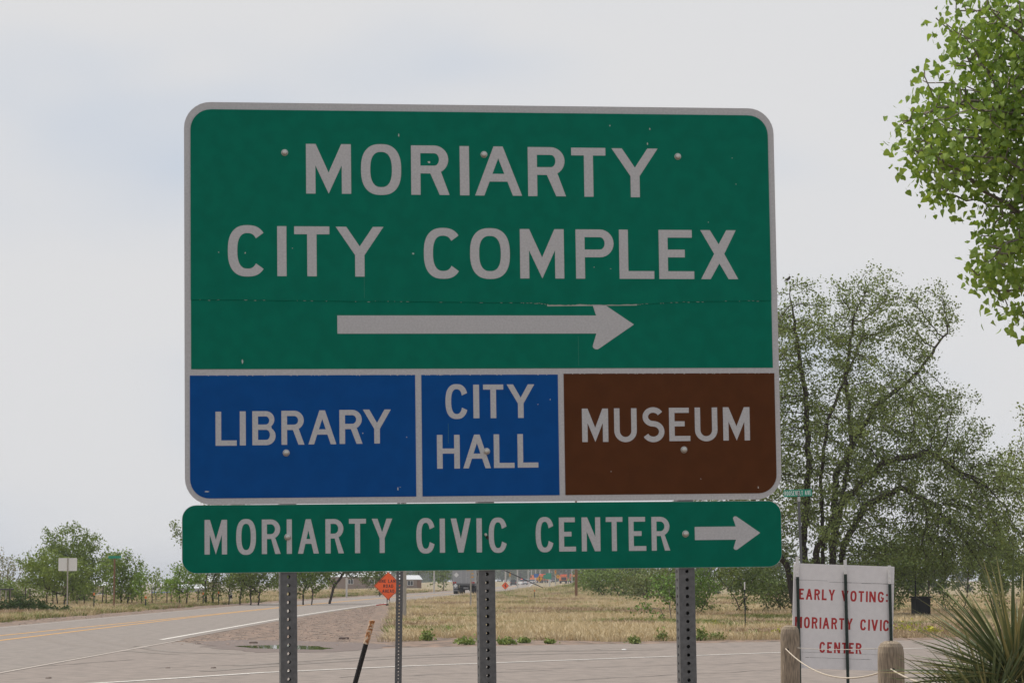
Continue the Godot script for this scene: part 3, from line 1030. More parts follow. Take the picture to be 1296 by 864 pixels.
func voting_sign() -> void:
	var depth := 31.3
	var m := depth / FOCAL                                # metres per pixel there
	var base := stand(1067.0, depth)
	var t := thing("voting_sign", "white board with red early voting lettering on three steel stakes", "sign", base, deg_to_rad(4))
	var h := 1.55
	var board := Node3D.new()
	board.name = "board"
	t.add_child(board)
	board.position = Vector3(0, 1.55 + (735.0 - 780.5) * m, 0)
	board.rotation.z = -0.034
	var w := 128.5 * m / cos(deg_to_rad(4))
	var hh := 131.5 * m
	var mb := MB.new()
	mb.plate(poly([-w / 2, -hh / 2, w / 2, -hh / 2, w / 2, hh / 2, -w / 2, hh / 2]), -0.018, 0.0)
	part("panel", mb, mats["board white"], board)
	# the joints between the boards
	for e in [[-0.18, 0.62, 43.5, 0.004], [-0.6, -0.2, 45.0, 0.002], [-0.5, 0.59, -45.5, 0.0015], [-0.45, 0.36, -52.0, 0.003]]:
		var y: float = e[2] * m
		var x: float = e[0]
		while x < e[1]:
			var l := rng.randf_range(0.05, 0.16)
			var x1 := minf(x + l, e[1])
			mb = MB.new()
			mb.box(Vector3((x + x1) / 2, y + rng.randf_range(-0.002, 0.002), 0.0005), Vector3(x1 - x - 0.01 * rng.randf(), e[3] * rng.randf_range(0.5, 1.3), 0.0012))
			part("joint", mb, mats["black"], board)
			x = x1
	var red: Material = mats["red letter"]
	# rows measured on the board, in pixels from its middle
	word("EARLY", -57.0 * m, 20.5 * m, 46.0 * m, 13.6 * m, 0.0225, 0.0, 0.0008, red, board)
	word("VOTING:", -3.0 * m, 20.0 * m, 59.0 * m, 13.6 * m, 0.0225, 0.0, 0.0008, red, board)
	word("MORIARTY", -61.5 * m, -15.5 * m, 74.0 * m, 14.2 * m, 0.0225, 0.0, 0.0008, red, board)
	word("CIVIC", 22.0 * m, -15.8 * m, 37.0 * m, 14.0 * m, 0.0225, 0.0, 0.0008, red, board)
	word("CENTER", -29.5 * m, -45.5 * m, 54.0 * m, 13.6 * m, 0.0225, 0.0, 0.0008, red, board)
	for e in [[1009.5, 704.5, 0.24, -0.014], [1070.8, 708.5, 0.17, -0.012], [1127.3, 715.5, 0.22, -0.016]]:
		var stake := Node3D.new()
		steel_stake(1.55 + (735.0 - e[1]) * m, e[2], t, (e[0] + 1.2 - 1067.0) * m, 0.012)
		stake.free()
	for k in t.get_children():
		if k.name.begins_with("stake"):
			k.position.z = 0.03

func bollards_and_rope() -> void:
	var spots := [[999.5, 791.0, 26.4, 0.099], [1126.7, 811.0, 18.9, 0.099]]
	var labels := ["weathered round wooden post in front of the voting board's left edge", "thicker-looking weathered wooden post nearest the spiky yucca"]
	for i in 2:
		var s: Array = spots[i]
		var base := stand(s[0], s[2])
		var height: float = 1.55 + (735.0 - s[1]) / FOCAL * s[2]
		var t := thing("wooden_bollard", labels[i], "bollard", base, 0.9 * i, "wooden posts joined by a rope")
		var mb := MB.new()
		var prof := [[0.0, -0.3], [1.0, -0.3], [1.0, 0.05], [0.985, 0.3], [0.99, 0.5], [0.975, 0.7], [0.98, 0.85], [0.97, 0.925], [0.9, 0.965], [0.74, 0.988], [0.45, 1.0], [0.0, 1.002]]
		var sides := 36
		var ring := func(k: int, a: int) -> Vector3:
			var ang := TAU * a / sides
			var crack := 0.028 * pow(absf(sin(ang * 5.5 + i + 0.5 * sin(k))), 18.0) + 0.018 * pow(absf(sin(ang * 3.2 + 1.7)), 30.0)
			var r: float = s[3] * prof[k][0] * (1.0 + 0.02 * rough_noise.get_noise_3d(cos(ang) * 3, k * 1.2, sin(ang) * 3 + i * 9) - crack)
			return Vector3(cos(ang) * r, height * prof[k][1] + (0.006 * rough_noise.get_noise_2d(ang * 4, k + i) if k > 8 else 0.0), sin(ang) * r)
		for k in prof.size() - 1:
			for a in sides:
				mb.quad(ring.call(k, a), ring.call(k, a + 1), ring.call(k + 1, a + 1), ring.call(k + 1, a))
		part("log", mb, mats["weathered wood"], t)
		mb = MB.new()
		var hp := Vector3(-0.035 if i == 0 else 0.003, 1.55 + (735.0 - (820.8 if i == 0 else 846.0)) / FOCAL * s[2], 0.096)
		mb.tube([hp - Vector3(0, 0, 0.02), hp + Vector3(0, 0, 0.004)], [0.012, 0.012], 8)
		var ho := part("rope_hole", mb, mats["black"], t)
		ho.rotation.y = -0.9 * i
	# rope: from the far post to the near one, and on towards the yucca
	var a := at(994.5, 820.6, 26.28)
	var b := at(1127.2, 846.0, 18.78)
	var c := at(1238.0, 872.0, 15.2)
	var runs := [[a, b, 0.16, "slack pale rope between the two wooden posts", a, 0.0], [b, c, 0.05, "pale rope running from the nearer wooden post to the yucca", b, 0.0]]
	for r in runs:
		var pts := []
		var rad := []
		for k in 25:
			var f := k / 24.0
			var p: Vector3 = r[0].lerp(r[1], f)
			p.y -= r[2] * 4 * f * (1 - f)
			pts.append(p)
			rad.append(0.0062)
		var t := thing("rope", r[3], "rope", Vector3.ZERO, 0, "rope between the posts")
		var mb := MB.new()
		mb.tube(pts, rad, 6)
		part("rope_run", mb, mats["rope"], t)
		rebase(t, r[1])
	# thin wire strung higher, behind the posts
	var mw := MB.new()
	var pts2 := []
	for k in 13:
		var f := k / 12.0
		var p := at(1008, 819.5, 26.4).lerp(at(1112, 820.5, 19.0), f)
		p.y -= 0.05 * f * (1 - f)
		pts2.append(p)
	mw.tube(pts2, pts2.map(func(_q): return 0.0035), 5)
	var wt := thing("wire", "thin dark wire strung level across the front of the voting board", "wire", Vector3.ZERO)
	part("strand", mw, mats["grey pole"], wt)
	rebase(wt, pts2[0])

func near_posts() -> void:
	# slim perforated post standing behind the guide sign
	var p := stand(502.5, 19.4)
	var t := thing("slim_post", "slim perforated steel post behind the sign, left of its middle post", "post", p, 0.06)
	var o := part("tube", perforated_tube(0.0508, 2.62, 0.005), mats["galvanised"], t)
	o.position.y = -0.25
	o.rotation.z = -0.01
	# leaning marker stake: black below, flaking white and orange above
	var top := at(471.0, 785.5, 17.0)
	var low := at(451.0, 858.0, 17.0)
	var dir := (low - top).normalized()
	var foot := top + dir * ((top.y + 0.25) / -dir.y)
	var base := Vector3(foot.x, 0, foot.z)
	t = thing("marker_stake", "leaning black marker stake with flaking orange and white top", "marker", base)
	var mb := MB.new()
	var mid := top + dir * 0.155
	mb.tube([foot - base, mid - base], [0.0165, 0.0165], 12)
	part("shaft", mb, mats["black"], t)
	mb = MB.new()
	mb.tube([mid - base, top - base - dir * 0.0, top - base - dir * 0.004], [0.0185, 0.0185, 0.014], 12)
	var flak := StandardMaterial3D.new()
	flak.resource_name = "flaking tape"
	flak.roughness = 0.7
	flak.albedo_texture = speckle([[0.3, lin(0.16, 0.07, 0.03)], [0.45, lin(0.52, 0.19, 0.05)], [0.58, lin(0.6, 0.45, 0.3)], [0.75, lin(0.66, 0.6, 0.52)]], 0.03, 256, 4, 17)
	flak.uv1_triplanar = true
	flak.uv1_world_triplanar = true
	flak.uv1_scale = Vector3.ONE * 5.0
	part("tape", mb, flak, t)

# ---------------------------------------------------------------- trees
# branches grown towards points scattered through the crown (space colonisation)
func grow(r: RandomNumberGenerator, stems: Array, lobes: Array, count: int, step: float, kill: float) -> Dictionary:
	var pos := PackedVector3Array()
	var par := PackedInt32Array()
	for st in stems:
		var prev := -1
		var root: int = st[0]
		if root >= 0:
			prev = root
		var line: Array = st[1]
		for i in line.size():
			if i == 0 and prev < 0:
				pos.append(line[0])
				par.append(-1)
				prev = pos.size() - 1
				continue
			var from: Vector3 = pos[prev]
			var to: Vector3 = line[i]
			var k := maxi(1, int(from.distance_to(to) / step))
			for j in k:
				pos.append(from.lerp(to, (j + 1.0) / k) + Vector3(r.randf_range(-1, 1), r.randf_range(-1, 1), r.randf_range(-1, 1)) * step * 0.2)
				par.append(prev)
				prev = pos.size() - 1
	var pts := PackedVector3Array()
	var vol := 0.0
	for l in lobes:
		vol += pow(l[1].x * l[1].y * l[1].z, 0.7)
	for l in lobes:
		var k := int(count * pow(l[1].x * l[1].y * l[1].z, 0.7) / vol)
		if l.size() > 2:
			k = l[2]
		var hub := Vector3.ZERO
		for i in k:                                       # scattered in clumps, so that gaps stay between them
			if i % 13 == 0:
				hub = l[0] + Vector3(r.randfn(), r.randfn(), r.randfn()).normalized() * pow(r.randf(), 0.4) * l[1]
			var q := Vector3(r.randfn(), r.randfn(), r.randfn()) * 0.17
			pts.append(hub + q * Vector3(l[1].x, (l[1].y + l[1].x) * 0.5, l[1].z))
	var near := PackedInt32Array()
	var dist := PackedFloat32Array()
	near.resize(pts.size())
	dist.resize(pts.size())
	dist.fill(1e12)
	var fresh := 0
	var alive := range(pts.size())
	for it in 90:
		var left := []
		for a in alive:
			var p := pts[a]
			var best := dist[a]
			for k in range(fresh, pos.size()):
				var d := p.distance_squared_to(pos[k])
				if d < best:
					best = d
					near[a] = k
			dist[a] = best
			if best > kill * kill:
				left.append(a)
		alive = left
		if alive.is_empty():
			break
		fresh = pos.size()
		var pull := {}
		for a in alive:
			pull[near[a]] = pull.get(near[a], Vector3.ZERO) + (pts[a] - pos[near[a]]).normalized()
		for k in pull:
			var d: Vector3 = pull[k].normalized() + Vector3(r.randf_range(-1, 1), r.randf_range(-1, 1), r.randf_range(-1, 1)) * 0.28
			pos.append(pos[k] + d.normalized() * step)
			par.append(k)
	var kids := PackedInt32Array()
	kids.resize(pos.size())
	for i in pos.size():
		if par[i] >= 0:
			kids[par[i]] += 1
	return {"pos": pos, "par": par, "kids": kids}

func thicken(t: Dictionary, tip: float, power: float) -> void:
	var n: int = t.pos.size()
	var sum := PackedFloat32Array()
	sum.resize(n)
	var rad := PackedFloat32Array()
	rad.resize(n)
	for i in range(n - 1, -1, -1):
		var s := sum[i]
		if t.kids[i] == 0:
			s = pow(tip, power)
		rad[i] = pow(s, 1.0 / power)
		if t.par[i] >= 0:
			sum[t.par[i]] += s
	t["rad"] = rad

func wood_mesh(t: Dictionary, thin := 0.0) -> MB:
	var mb := MB.new()
	for i in t.pos.size():
		var p: int = t.par[i]
		if p < 0:
			continue
		var r1: float = t.rad[i]
		var r0: float = minf(t.rad[p], r1 * 1.35)
		if r1 < thin:
			continue
		var a: Vector3 = t.pos[p]
		var b: Vector3 = t.pos[i]
		var d := (b - a).normalized()
		var s := d.cross(Vector3(0.3, 0.1, 0.9)).normalized()
		var u := d.cross(s)
		var sides := 3 if r1 < 0.02 else (5 if r1 < 0.08 else 8)
		a -= d * r1 * 0.4
		for k in sides:
			var o0 := s * cos(TAU * k / sides) + u * sin(TAU * k / sides)
			var o1 := s * cos(TAU * (k + 1) / sides) + u * sin(TAU * (k + 1) / sides)
			mb.smooth(a + o0 * r0, b + o0 * r1, b + o1 * r1, o0, o0, o1)
			mb.smooth(a + o0 * r0, b + o1 * r1, a + o1 * r0, o0, o1, o1)
	return mb

# small folded leaf faces round the twigs; cols are two linear colours to vary between
func leaf_mesh(r: RandomNumberGenerator, t: Dictionary, limit: float, per: float, spread: float, size: float, cols: Array, keep := 1.0) -> MB:
	var mb := MB.new()
	for i in t.pos.size():
		if t.rad[i] > limit or r.randf() > keep:
			continue
		var p: Vector3 = t.pos[i]
		var clump := 0.5 + 0.5 * patch_noise.get_noise_3dv(p * 9.0)
		var k := int(per + r.randf())
		for j in k:
			var q := p + Vector3(r.randfn(), r.randfn() * 0.8, r.randfn()) * spread
			one_leaf(mb, r, q, size * r.randf_range(0.6, 1.3), (cols[0] as Color).lerp(cols[1], clampf(clump * 0.7 + r.randf_range(-0.1, 0.4), 0, 1)))
	return mb

func one_leaf(mb: MB, r: RandomNumberGenerator, q: Vector3, l: float, c: Color) -> void:
	var d := Vector3(r.randfn(), r.randfn() - 0.3, r.randfn()).normalized()
	var s := d.cross(Vector3(r.randfn(), r.randfn() + 0.6, r.randfn())).normalized()
	var up := s.cross(d) * l * 0.12
	mb.col = c
	mb.tri(q - d * l * 0.5, q + s * l * 0.36 + up, q + d * l * 0.5)
	mb.tri(q - d * l * 0.5, q + d * l * 0.5, q - s * l * 0.36 + up)

func plant_tree(called: String, label: String, base: Vector3, seedn: int, stems: Array, lobes: Array, count: int, step: float, tip: float, power: float, leaf: Array, group := "", bark := "bark", category := "tree") -> Node3D:
	var r := RandomNumberGenerator.new()
	r.seed = seedn
	var t := grow(r, stems, lobes, count, step, step * 1.6)
	thicken(t, tip, power)
	var o := thing(called, label, category, base, 0, group)
	part("trunk", wood_mesh(t, leaf[6] if leaf.size() > 6 else 0.0), mats[bark], o)
	part("crown", leaf_mesh(r, t, leaf[0], leaf[1], leaf[2], leaf[3], [leaf[4], leaf[5]], leaf[7] if leaf.size() > 7 else 1.0), vertex_mat("leaf", 0.6, 0.5), o)
	return o

func trees_right() -> void:
	# big sparse elm behind the avenue, 105 m away: crown lobes measured as x, y, radius x, radius y in pixels
	var depth := 105.0
	var m := depth / FOCAL
	var base := stand(1045, depth)
	var lobes := []
	for e in [[1075, 440, 95, 88, 3.3], [1015, 450, 60, 70, 3.0], [1000, 400, 26, 34, 1.5], [1092, 372, 34, 30, 1.6], [1150, 390, 48, 34, 2.0], [1190, 405, 36, 26, 1.6], [1120, 540, 100, 70, 4.2], [1190, 545, 54, 60, 2.8], [960, 520, 70, 110, 3.5], [1060, 620, 120, 70, 4.2], [1190, 640, 90, 70, 3.6], [1255, 640, 40, 64, 3.0], [1225, 585, 32, 40, 2.2], [930, 660, 90, 60, 3.4], [1150, 690, 120, 40, 3.6], [1235, 690, 70, 40, 3.0], [1270, 615, 40, 40, 2.4]]:
		var c := at(e[0], e[1], depth) - base
		lobes.append([c, Vector3(e[2] * m, e[3] * m, e[4]), int(e[2] * e[3] * (0.085 if e[1] < 500 else 0.15))])
	var P := func(px: float, py: float, dz: float) -> Vector3: return at(px, py, depth) - base + Vector3(0, 0, dz)
	var stems := [[-1, [Vector3(0, -0.4, 0), P.call(1042, 690, 0.0), P.call(1038, 600, 0.3), P.call(1048, 530, 0.2), P.call(1075, 470, 0.0), P.call(1092, 430, -0.3)]],
		[-1, [Vector3(-0.7, -0.4, 0.4), P.call(1015, 690, 0.5), P.call(1022, 590, 0.8), P.call(1018, 500, 0.6), P.call(1008, 440, 0.2), P.call(1003, 400, 0.4), P.call(997, 358, 0.6)]],
		[-1, [Vector3(0.5, -0.4, 0.2), P.call(1065, 690, 0.6), P.call(1092, 640, 1.0), P.call(1135, 618, 1.2), P.call(1180, 640, 1.0)]],
		[-1, [Vector3(0.2, -0.4, -0.5), P.call(1058, 680, -0.9), P.call(1062, 600, -0.8), P.call(1110, 512, -0.6), P.call(1165, 470, -0.4), P.call(1200, 420, -0.2)]],
		[-1, [Vector3(-1.1, -0.4, -0.2), P.call(1000, 720, -0.4), P.call(965, 660, -0.6), P.call(940, 590, -0.6)]],
		[-1, [Vector3(-0.3, -0.4, 0.6), P.call(1030, 700, 0.9), P.call(1060, 640, 1.3), P.call(1115, 585, 1.6), P.call(1170, 575, 1.5), P.call(1215, 600, 1.2)]],
		[-1, [Vector3(0.3, -0.4, 0.5), P.call(1052, 700, 0.9), P.call(1075, 560, 0.6), P.call(1068, 470, 0.5), P.call(1080, 400, 0.4)]]]
	plant_tree("elm_tree", "big sparse elm with dark forked trunk rising behind the street-name sign", base, 71, stems, lobes, 5200, 0.24, 0.0095, 2.1,
		[0.036, 17.0, 0.2, 0.105, Color(0.10, 0.135, 0.038), Color(0.29, 0.355, 0.12), 0.0], "trees right of the avenue")
	# greener tree at the right edge of the frame
	depth = 112.0
	m = depth / FOCAL
	base = stand(1312, depth)
	lobes = []
	for e in [[1300, 610, 50, 62, 2.2], [1340, 560, 60, 60, 2.5], [1270, 660, 36, 36, 1.8], [1330, 680, 60, 50, 2.4], [1390, 640, 60, 70, 2.6]]:
		lobes.append([at(e[0], e[1], depth) - base, Vector3(e[2] * m, e[3] * m, e[4])])
	plant_tree("elm_tree", "yellow-green tree cut off by the right edge, beyond the yucca", base, 72, [[-1, [Vector3(0, -0.3, 0), Vector3(0.1, 1.6, 0), Vector3(-0.2, 3.0, 0.1)]]], lobes, 1300, 0.24, 0.008, 2.1,
		[0.03, 7.0, 0.2, 0.13, Color(0.12, 0.16, 0.04), Color(0.33, 0.38, 0.11)], "trees right of the avenue")
	# thicket under and left of the elm
	var bushes := [
		# px, depth, width px, top y, base spread, seed, dark, light, label
		[775, 235.0, 60, 716.0, 11, Color(0.090, 0.146, 0.036), Color(0.240, 0.324, 0.087), "rounded green shrub right of the brown pole"],
		[835, 190.0, 52, 712.0, 12, Color(0.105, 0.138, 0.051), Color(0.255, 0.292, 0.116), "twiggy grey-green shrub behind the right sign post"],
		[875, 118.0, 44, 716.0, 13, Color(0.075, 0.138, 0.032), Color(0.195, 0.308, 0.072), "leafy green shrub beside the right sign post"],
		[925, 122.0, 60, 700.0, 14, Color(0.075, 0.113, 0.036), Color(0.195, 0.259, 0.080), "dark tangled shrub behind the white-tipped stake"],
		[1000, 124.0, 60, 690.0, 15, Color(0.068, 0.097, 0.036), Color(0.165, 0.211, 0.072), "dark shrub between the elm trunk and the sign plate"],
		[1105, 126.0, 70, 668.0, 16, Color(0.068, 0.105, 0.036), Color(0.180, 0.243, 0.080), "dark green thicket behind the voting board"],
		[1205, 124.0, 74, 660.0, 17, Color(0.075, 0.113, 0.036), Color(0.195, 0.267, 0.080), "dense thicket right of the black bin"],
		[1275, 118.0, 56, 668.0, 18, Color(0.083, 0.121, 0.036), Color(0.225, 0.292, 0.087), "green thicket directly above the yucca tips"]]
	for e in bushes:
		var d: float = e[1]
		var k: float = d / FOCAL
		var b := stand(e[0], d)
		var hh: float = 1.55 + (735.0 - e[3]) * k
		var w: float = e[2] * k
		var lo := []
		var r := RandomNumberGenerator.new()
		r.seed = e[4]
		for j in 6:
			lo.append([Vector3(r.randf_range(-0.75, 0.75) * w, hh * r.randf_range(0.35, 0.8), r.randf_range(-0.5, 0.5) * w), Vector3(w * r.randf_range(0.35, 0.55), hh * r.randf_range(0.2, 0.3), w * 0.5)])
		var st := []
		for j in 4:
			st.append([-1, [Vector3(r.randf_range(-0.4, 0.4) * w, -0.2, r.randf_range(-0.2, 0.2)), Vector3(r.randf_range(-0.6, 0.6) * w, hh * 0.3, r.randf_range(-0.4, 0.4))]])
		plant_tree("shrub", e[7], b, e[4] + 100, st, lo, 800, 0.2 * d / 120.0, 0.007 * d / 120.0, 2.2, [0.025 * d / 120.0, 18.0, 0.2 * d / 120.0, 0.115 * d / 120.0, e[5], e[6]], "shrubs along the avenue", "bark", "shrub")
	# leafy sapling reaching out over the dry grass
	base = stand(845, 98.0)
	plant_tree("shrub", "low leafy branches spreading over dry grass left of right sign post", base, 141, [[-1, [Vector3(0, -0.1, 0), Vector3(-0.3, 0.5, 0.2)]], [-1, [Vector3(0.1, -0.1, 0), Vector3(0.1, 0.9, 0)]]],
		[[Vector3(-0.1, 1.3, 0), Vector3(0.9, 0.7, 0.7)], [Vector3(-1.2, 0.55, 0.3), Vector3(0.9, 0.3, 0.6)], [Vector3(-0.6, 0.3, 0.6), Vector3(0.9, 0.25, 0.5)]], 240, 0.14, 0.006, 2.2, [0.02, 2.5, 0.1, 0.12, Color(0.083, 0.154, 0.036), Color(0.225, 0.356, 0.087)], "shrubs along the avenue", "pale bark", "shrub")
	cottonwood()

func cottonwood() -> void:                                # near tree whose leaves hang into the upper right corner
	var depth := 15.0
	var m := depth / FOCAL
	var base := Vector3(5.6, 0, -15.4)
	var lobes := []
	for e in [[1255, 30, 58, 42], [1222, 62, 26, 26], [1180, 125, 28, 32], [1165, 158, 36, 22], [1215, 180, 58, 60], [1265, 120, 60, 70], [1190, 235, 26, 22], [1285, 240, 42, 50], [1262, 335, 44, 40], [1290, 300, 40, 50], [1285, 385, 26, 22], [1320, 170, 70, 110],
			[1400, 80, 150, 140], [1420, 300, 120, 90], [1380, -110, 170, 110], [1560, 20, 190, 200], [1620, 250, 150, 110], [1540, -190, 180, 120], [1720, 60, 180, 190], [1650, 140, 200, 160]]:
		var c := at(e[0], e[1], depth) - base
		lobes.append([c, Vector3(e[2] * m, e[3] * m, minf(e[2] * m * 1.2 + 0.15, 0.9)), int(e[2] * e[3] * 0.13) if e[0] < 1350 else 300])
	var r := RandomNumberGenerator.new()
	r.seed = 55
	var stems := [[-1, [Vector3(0, -0.3, 0), Vector3(0.05, 1.4, 0), Vector3(-0.1, 2.6, 0.1), Vector3(-0.3, 3.4, 0.1)]]]
	var t := grow(r, stems, lobes, 0, 0.075, 0.085)
	thicken(t, 0.0040, 2.4)
	var o := thing("cottonwood_tree", "near cottonwood with broad fresh green leaves in the upper right corner", "tree", base)
	part("trunk", wood_mesh(t), mats["pale bark"], o)
	# broad pointed leaves on short stalks; the ones seen at the edge of the crown are single parts
	var dark := Color(0.115, 0.21, 0.04)
	var light := Color(0.40, 0.54, 0.15)
	var shapes := []
	for k in 5:
		var mb := MB.new()
		mb.col = dark.lerp(light, k / 4.0)
		broad_leaf(mb, Transform3D.IDENTITY, 0.15 * k - 0.3)
		shapes.append(mb.mesh())
	var all := MB.new()
	var singles := 0
	for i in t.pos.size():
		if t.rad[i] > 0.016:
			continue
		var p: Vector3 = t.pos[i]
		var w := p + base
		var clump := 0.5 + 0.5 * patch_noise.get_noise_3dv(p * 22.0)
		for j in (6 if t.kids[i] else 9):
			var q := p + Vector3(r.randf_range(-1, 1), r.randf_range(-1.3, 0.7), r.randf_range(-1, 1)) * 0.1
			var d := Vector3(r.randfn() * 0.8, -0.9 + r.randfn() * 0.55, r.randfn() * 0.8).normalized()
			var s := d.cross(Vector3(r.randfn(), r.randfn() * 0.5, r.randfn())).normalized()
			var size := r.randf_range(0.028, 0.052)
			var xf := Transform3D(Basis(s, d, s.cross(d)) * Basis.from_scale(Vector3.ONE * size), q)
			var tone := clampf(clump * 0.55 + r.randf_range(-0.1, 0.5), 0, 1)
			var px := (w.x / -w.z) * FOCAL + 648.0
			if singles < 300 and t.kids[i] == 0 and px > 1115 and px < 1300 and w.y < 5.1 and w.y > 3.0:
				var one := part_mesh("leaf", shapes[int(tone * 4.99)], vertex_mat("broad leaf", 0.5, 0.8), o)
				one.transform = xf
				singles += 1
			else:
				all.col = dark.lerp(light, tone)
				broad_leaf(all, xf, r.randf_range(-0.45, 0.45))
	var f := part("foliage", all, vertex_mat("broad leaf", 0.5, 0.8), o)
	f.set_meta("kind", "stuff")

func broad_leaf(mb: MB, xf: Transform3D, k: float) -> void:   # y runs from the stalk to the point
	var p := [Vector3(0, 0, 0), Vector3(0.38, 0.08, 0.07), Vector3(0.44, 0.3, 0.09), Vector3(0.24, 0.66, 0.05), Vector3(0, 1.0, -0.04), Vector3(-0.24, 0.66, 0.05), Vector3(-0.44, 0.3, 0.09), Vector3(-0.38, 0.08, 0.07)]
	for i in 8:                                           # k curls the blade along its length
		p[i].z += k * p[i].y * p[i].y
	var mid := Vector3(0, 0.5, k * 0.25)
	var stalk := Vector3(0.01, -0.55, 0.02)
	for i in 8:
		mb.tri(xf * mid, xf * p[i], xf * p[(i + 1) % 8])
	mb.tri(xf * Vector3(-0.02, 0.02, 0), xf * stalk, xf * Vector3(0.02, 0.02, 0))

func trees_left() -> void:
	var rows := [
		# name, px of trunk, depth, lobes [px, y, rx, ry], seed, count, dark, light, label
		["elm_tree", 92, 178.0, [[88, 690, 40, 24], [75, 712, 44, 26], [112, 705, 36, 26], [65, 690, 18, 14], [108, 683, 20, 14], [100, 738, 40, 22]], 201, 520, Color(0.083, 0.138, 0.032), Color(0.210, 0.300, 0.087), "tallest round elm on the left, behind the blank sign back"],
		["elm_tree", 72, 158.0, [[70, 722, 34, 24], [90, 742, 26, 16], [52, 738, 24, 20], [100, 725, 18, 14]], 202, 420, Color(0.098, 0.154, 0.038), Color(0.232, 0.324, 0.094), "bushy elm with dark trunk just left of blank sign back"],
		["elm_tree", 152, 164.0, [[143, 722, 20, 22], [165, 720, 24, 22], [150, 742, 26, 16], [175, 735, 16, 20], [143, 704, 14, 10]], 203, 420, Color(0.083, 0.146, 0.032), Color(0.217, 0.316, 0.087), "elm behind the brown street-name post on the left"],
		["young_tree", 178.5, 160.0, [[178, 738, 9, 17], [176, 727, 7, 9]], 204, 130, Color(0.083, 0.154, 0.032), Color(0.195, 0.316, 0.080), "slim young tree between the brown post and white camper"],
		["young_tree", 196, 185.0, [[195, 734, 11, 13], [203, 742, 9, 9]], 205, 120, Color(0.105, 0.162, 0.043), Color(0.240, 0.340, 0.102), "small light tree in front of the white camper"],
		["elm_tree", 226, 162.0, [[226, 730, 20, 16], [240, 724, 18, 12], [222, 745, 14, 10], [232, 722, 14, 9]], 206, 300, Color(0.090, 0.178, 0.029), Color(0.225, 0.356, 0.080), "bright green round tree under the sign plate's left end"],
		["elm_tree", 260, 172.0, [[268, 700, 26, 30], [226, 668, 11, 24], [300, 690, 36, 36], [285, 655, 34, 26], [262, 738, 22, 14], [285, 735, 24, 16], [310, 735, 22, 20]], 207, 700, Color(0.075, 0.121, 0.032), Color(0.188, 0.259, 0.075), "tall multi-trunked elm showing left of the sign plate"],
		["elm_tree", 318, 166.0, [[318, 735, 26, 20], [340, 728, 20, 20], [305, 722, 20, 14], [325, 712, 26, 14]], 208, 420, Color(0.090, 0.138, 0.041), Color(0.210, 0.292, 0.094), "dense elm between the white pole and left sign post"],
		["elm_tree", 385, 168.0, [[390, 732, 26, 16], [375, 722, 24, 20], [400, 715, 24, 18], [360, 730, 18, 18]], 209, 420, Color(0.083, 0.138, 0.036), Color(0.210, 0.300, 0.087), "green elm just right of the left sign post"],
		["elm_tree", 415, 176.0, [[430, 700, 40, 24], [450, 712, 30, 14], [415, 690, 40, 24], [465, 722, 18, 9], [440, 722, 24, 9]], 210, 420, Color(0.053, 0.089, 0.023), Color(0.143, 0.203, 0.058), "dark elm with leaning trunk left of the orange diamond"],
		["elm_tree", 562, 420.0, [[560, 722, 15, 14], [570, 715, 12, 12], [552, 728, 9, 8]], 212, 200, Color(0.075, 0.130, 0.036), Color(0.188, 0.267, 0.087), "round tree beside the highway left of the lorry"],
		["grey_tree", 12, 230.0, [[8, 722, 20, 20], [28, 728, 14, 18], [-8, 715, 20, 20], [35, 738, 12, 14]], 213, 320, Color(0.128, 0.146, 0.087), Color(0.255, 0.275, 0.174), "thin greyish tree at the left edge of the frame"],
		["elm_tree", 25, 200.0, [[20, 752, 26, 16], [45, 752, 20, 14], [5, 745, 18, 16], [55, 745, 14, 14]], 214, 320, Color(0.090, 0.146, 0.038), Color(0.217, 0.308, 0.094), "low green thicket above the juniper on the left"],
		["elm_tree", 480, 260.0, [[478, 724, 16, 11], [462, 728, 12, 9], [490, 718, 16, 10]], 215, 200, Color(0.060, 0.097, 0.029), Color(0.150, 0.211, 0.065), "small dark tree just behind the orange diamond sign"],
		["elm_tree", 530, 640.0, [[530, 716, 20, 9], [545, 718, 14, 8], [512, 716, 16, 8]], 216, 200, Color(0.075, 0.121, 0.038), Color(0.180, 0.243, 0.087), "tree behind the small white-roofed shed"]]
	for e in rows:
		var d: float = e[2]
		var m := d / FOCAL
		var b := stand(e[1], d)
		var lobes := []
		var top := 0.0
		for l in e[3]:
			var c := at(l[0], l[1], d) - b
			lobes.append([c, Vector3(l[2] * m, l[3] * m, maxf(l[2] * m * 0.85, 0.4))])
			top = maxf(top, c.y)
		var r := RandomNumberGenerator.new()
		r.seed = e[4]
		var stems := [[-1, [Vector3(0, -0.3, 0), Vector3(r.randf_range(-0.1, 0.1), top * 0.25, 0), Vector3(lobes[0][0].x * 0.5, top * 0.5, 0)]]]
		if lobes.size() > 3:
			stems.append([-1, [Vector3(0.45, -0.3, 0.2), Vector3(0.55, top * 0.3, 0.3), Vector3(lobes[2][0].x * 0.6, top * 0.5, 0.4)]])
		if e[4] == 207:
			stems.append([-1, [Vector3(1.5, -0.3, 0.1), Vector3(1.6, top * 0.4, 0)]])
			stems.append([-1, [Vector3(2.3, -0.3, 0.2), Vector3(2.4, top * 0.4, 0)]])
		if e[4] == 210:
			stems = [[-1, [Vector3(0, -0.3, 0), Vector3(0.35, 1.0, 0), Vector3(1.1, 2.2, 0), Vector3(1.6, 2.9, 0)]]]
		var k := d / 165.0
		var grey: bool = e[0] == "grey_tree"
		plant_tree(e[0], e[8], b, e[4], stems, lobes, int(e[5] * 1.7), 0.2 * k, 0.009 * k, 2.1, [0.035 * k, 6.0 if grey else 19.0, 0.19 * k, 0.14 * k, e[6] * Color(1.25, 1.14, 1.0), e[7] * Color(1.25, 1.14, 1.0)], "trees along the left of the highway")
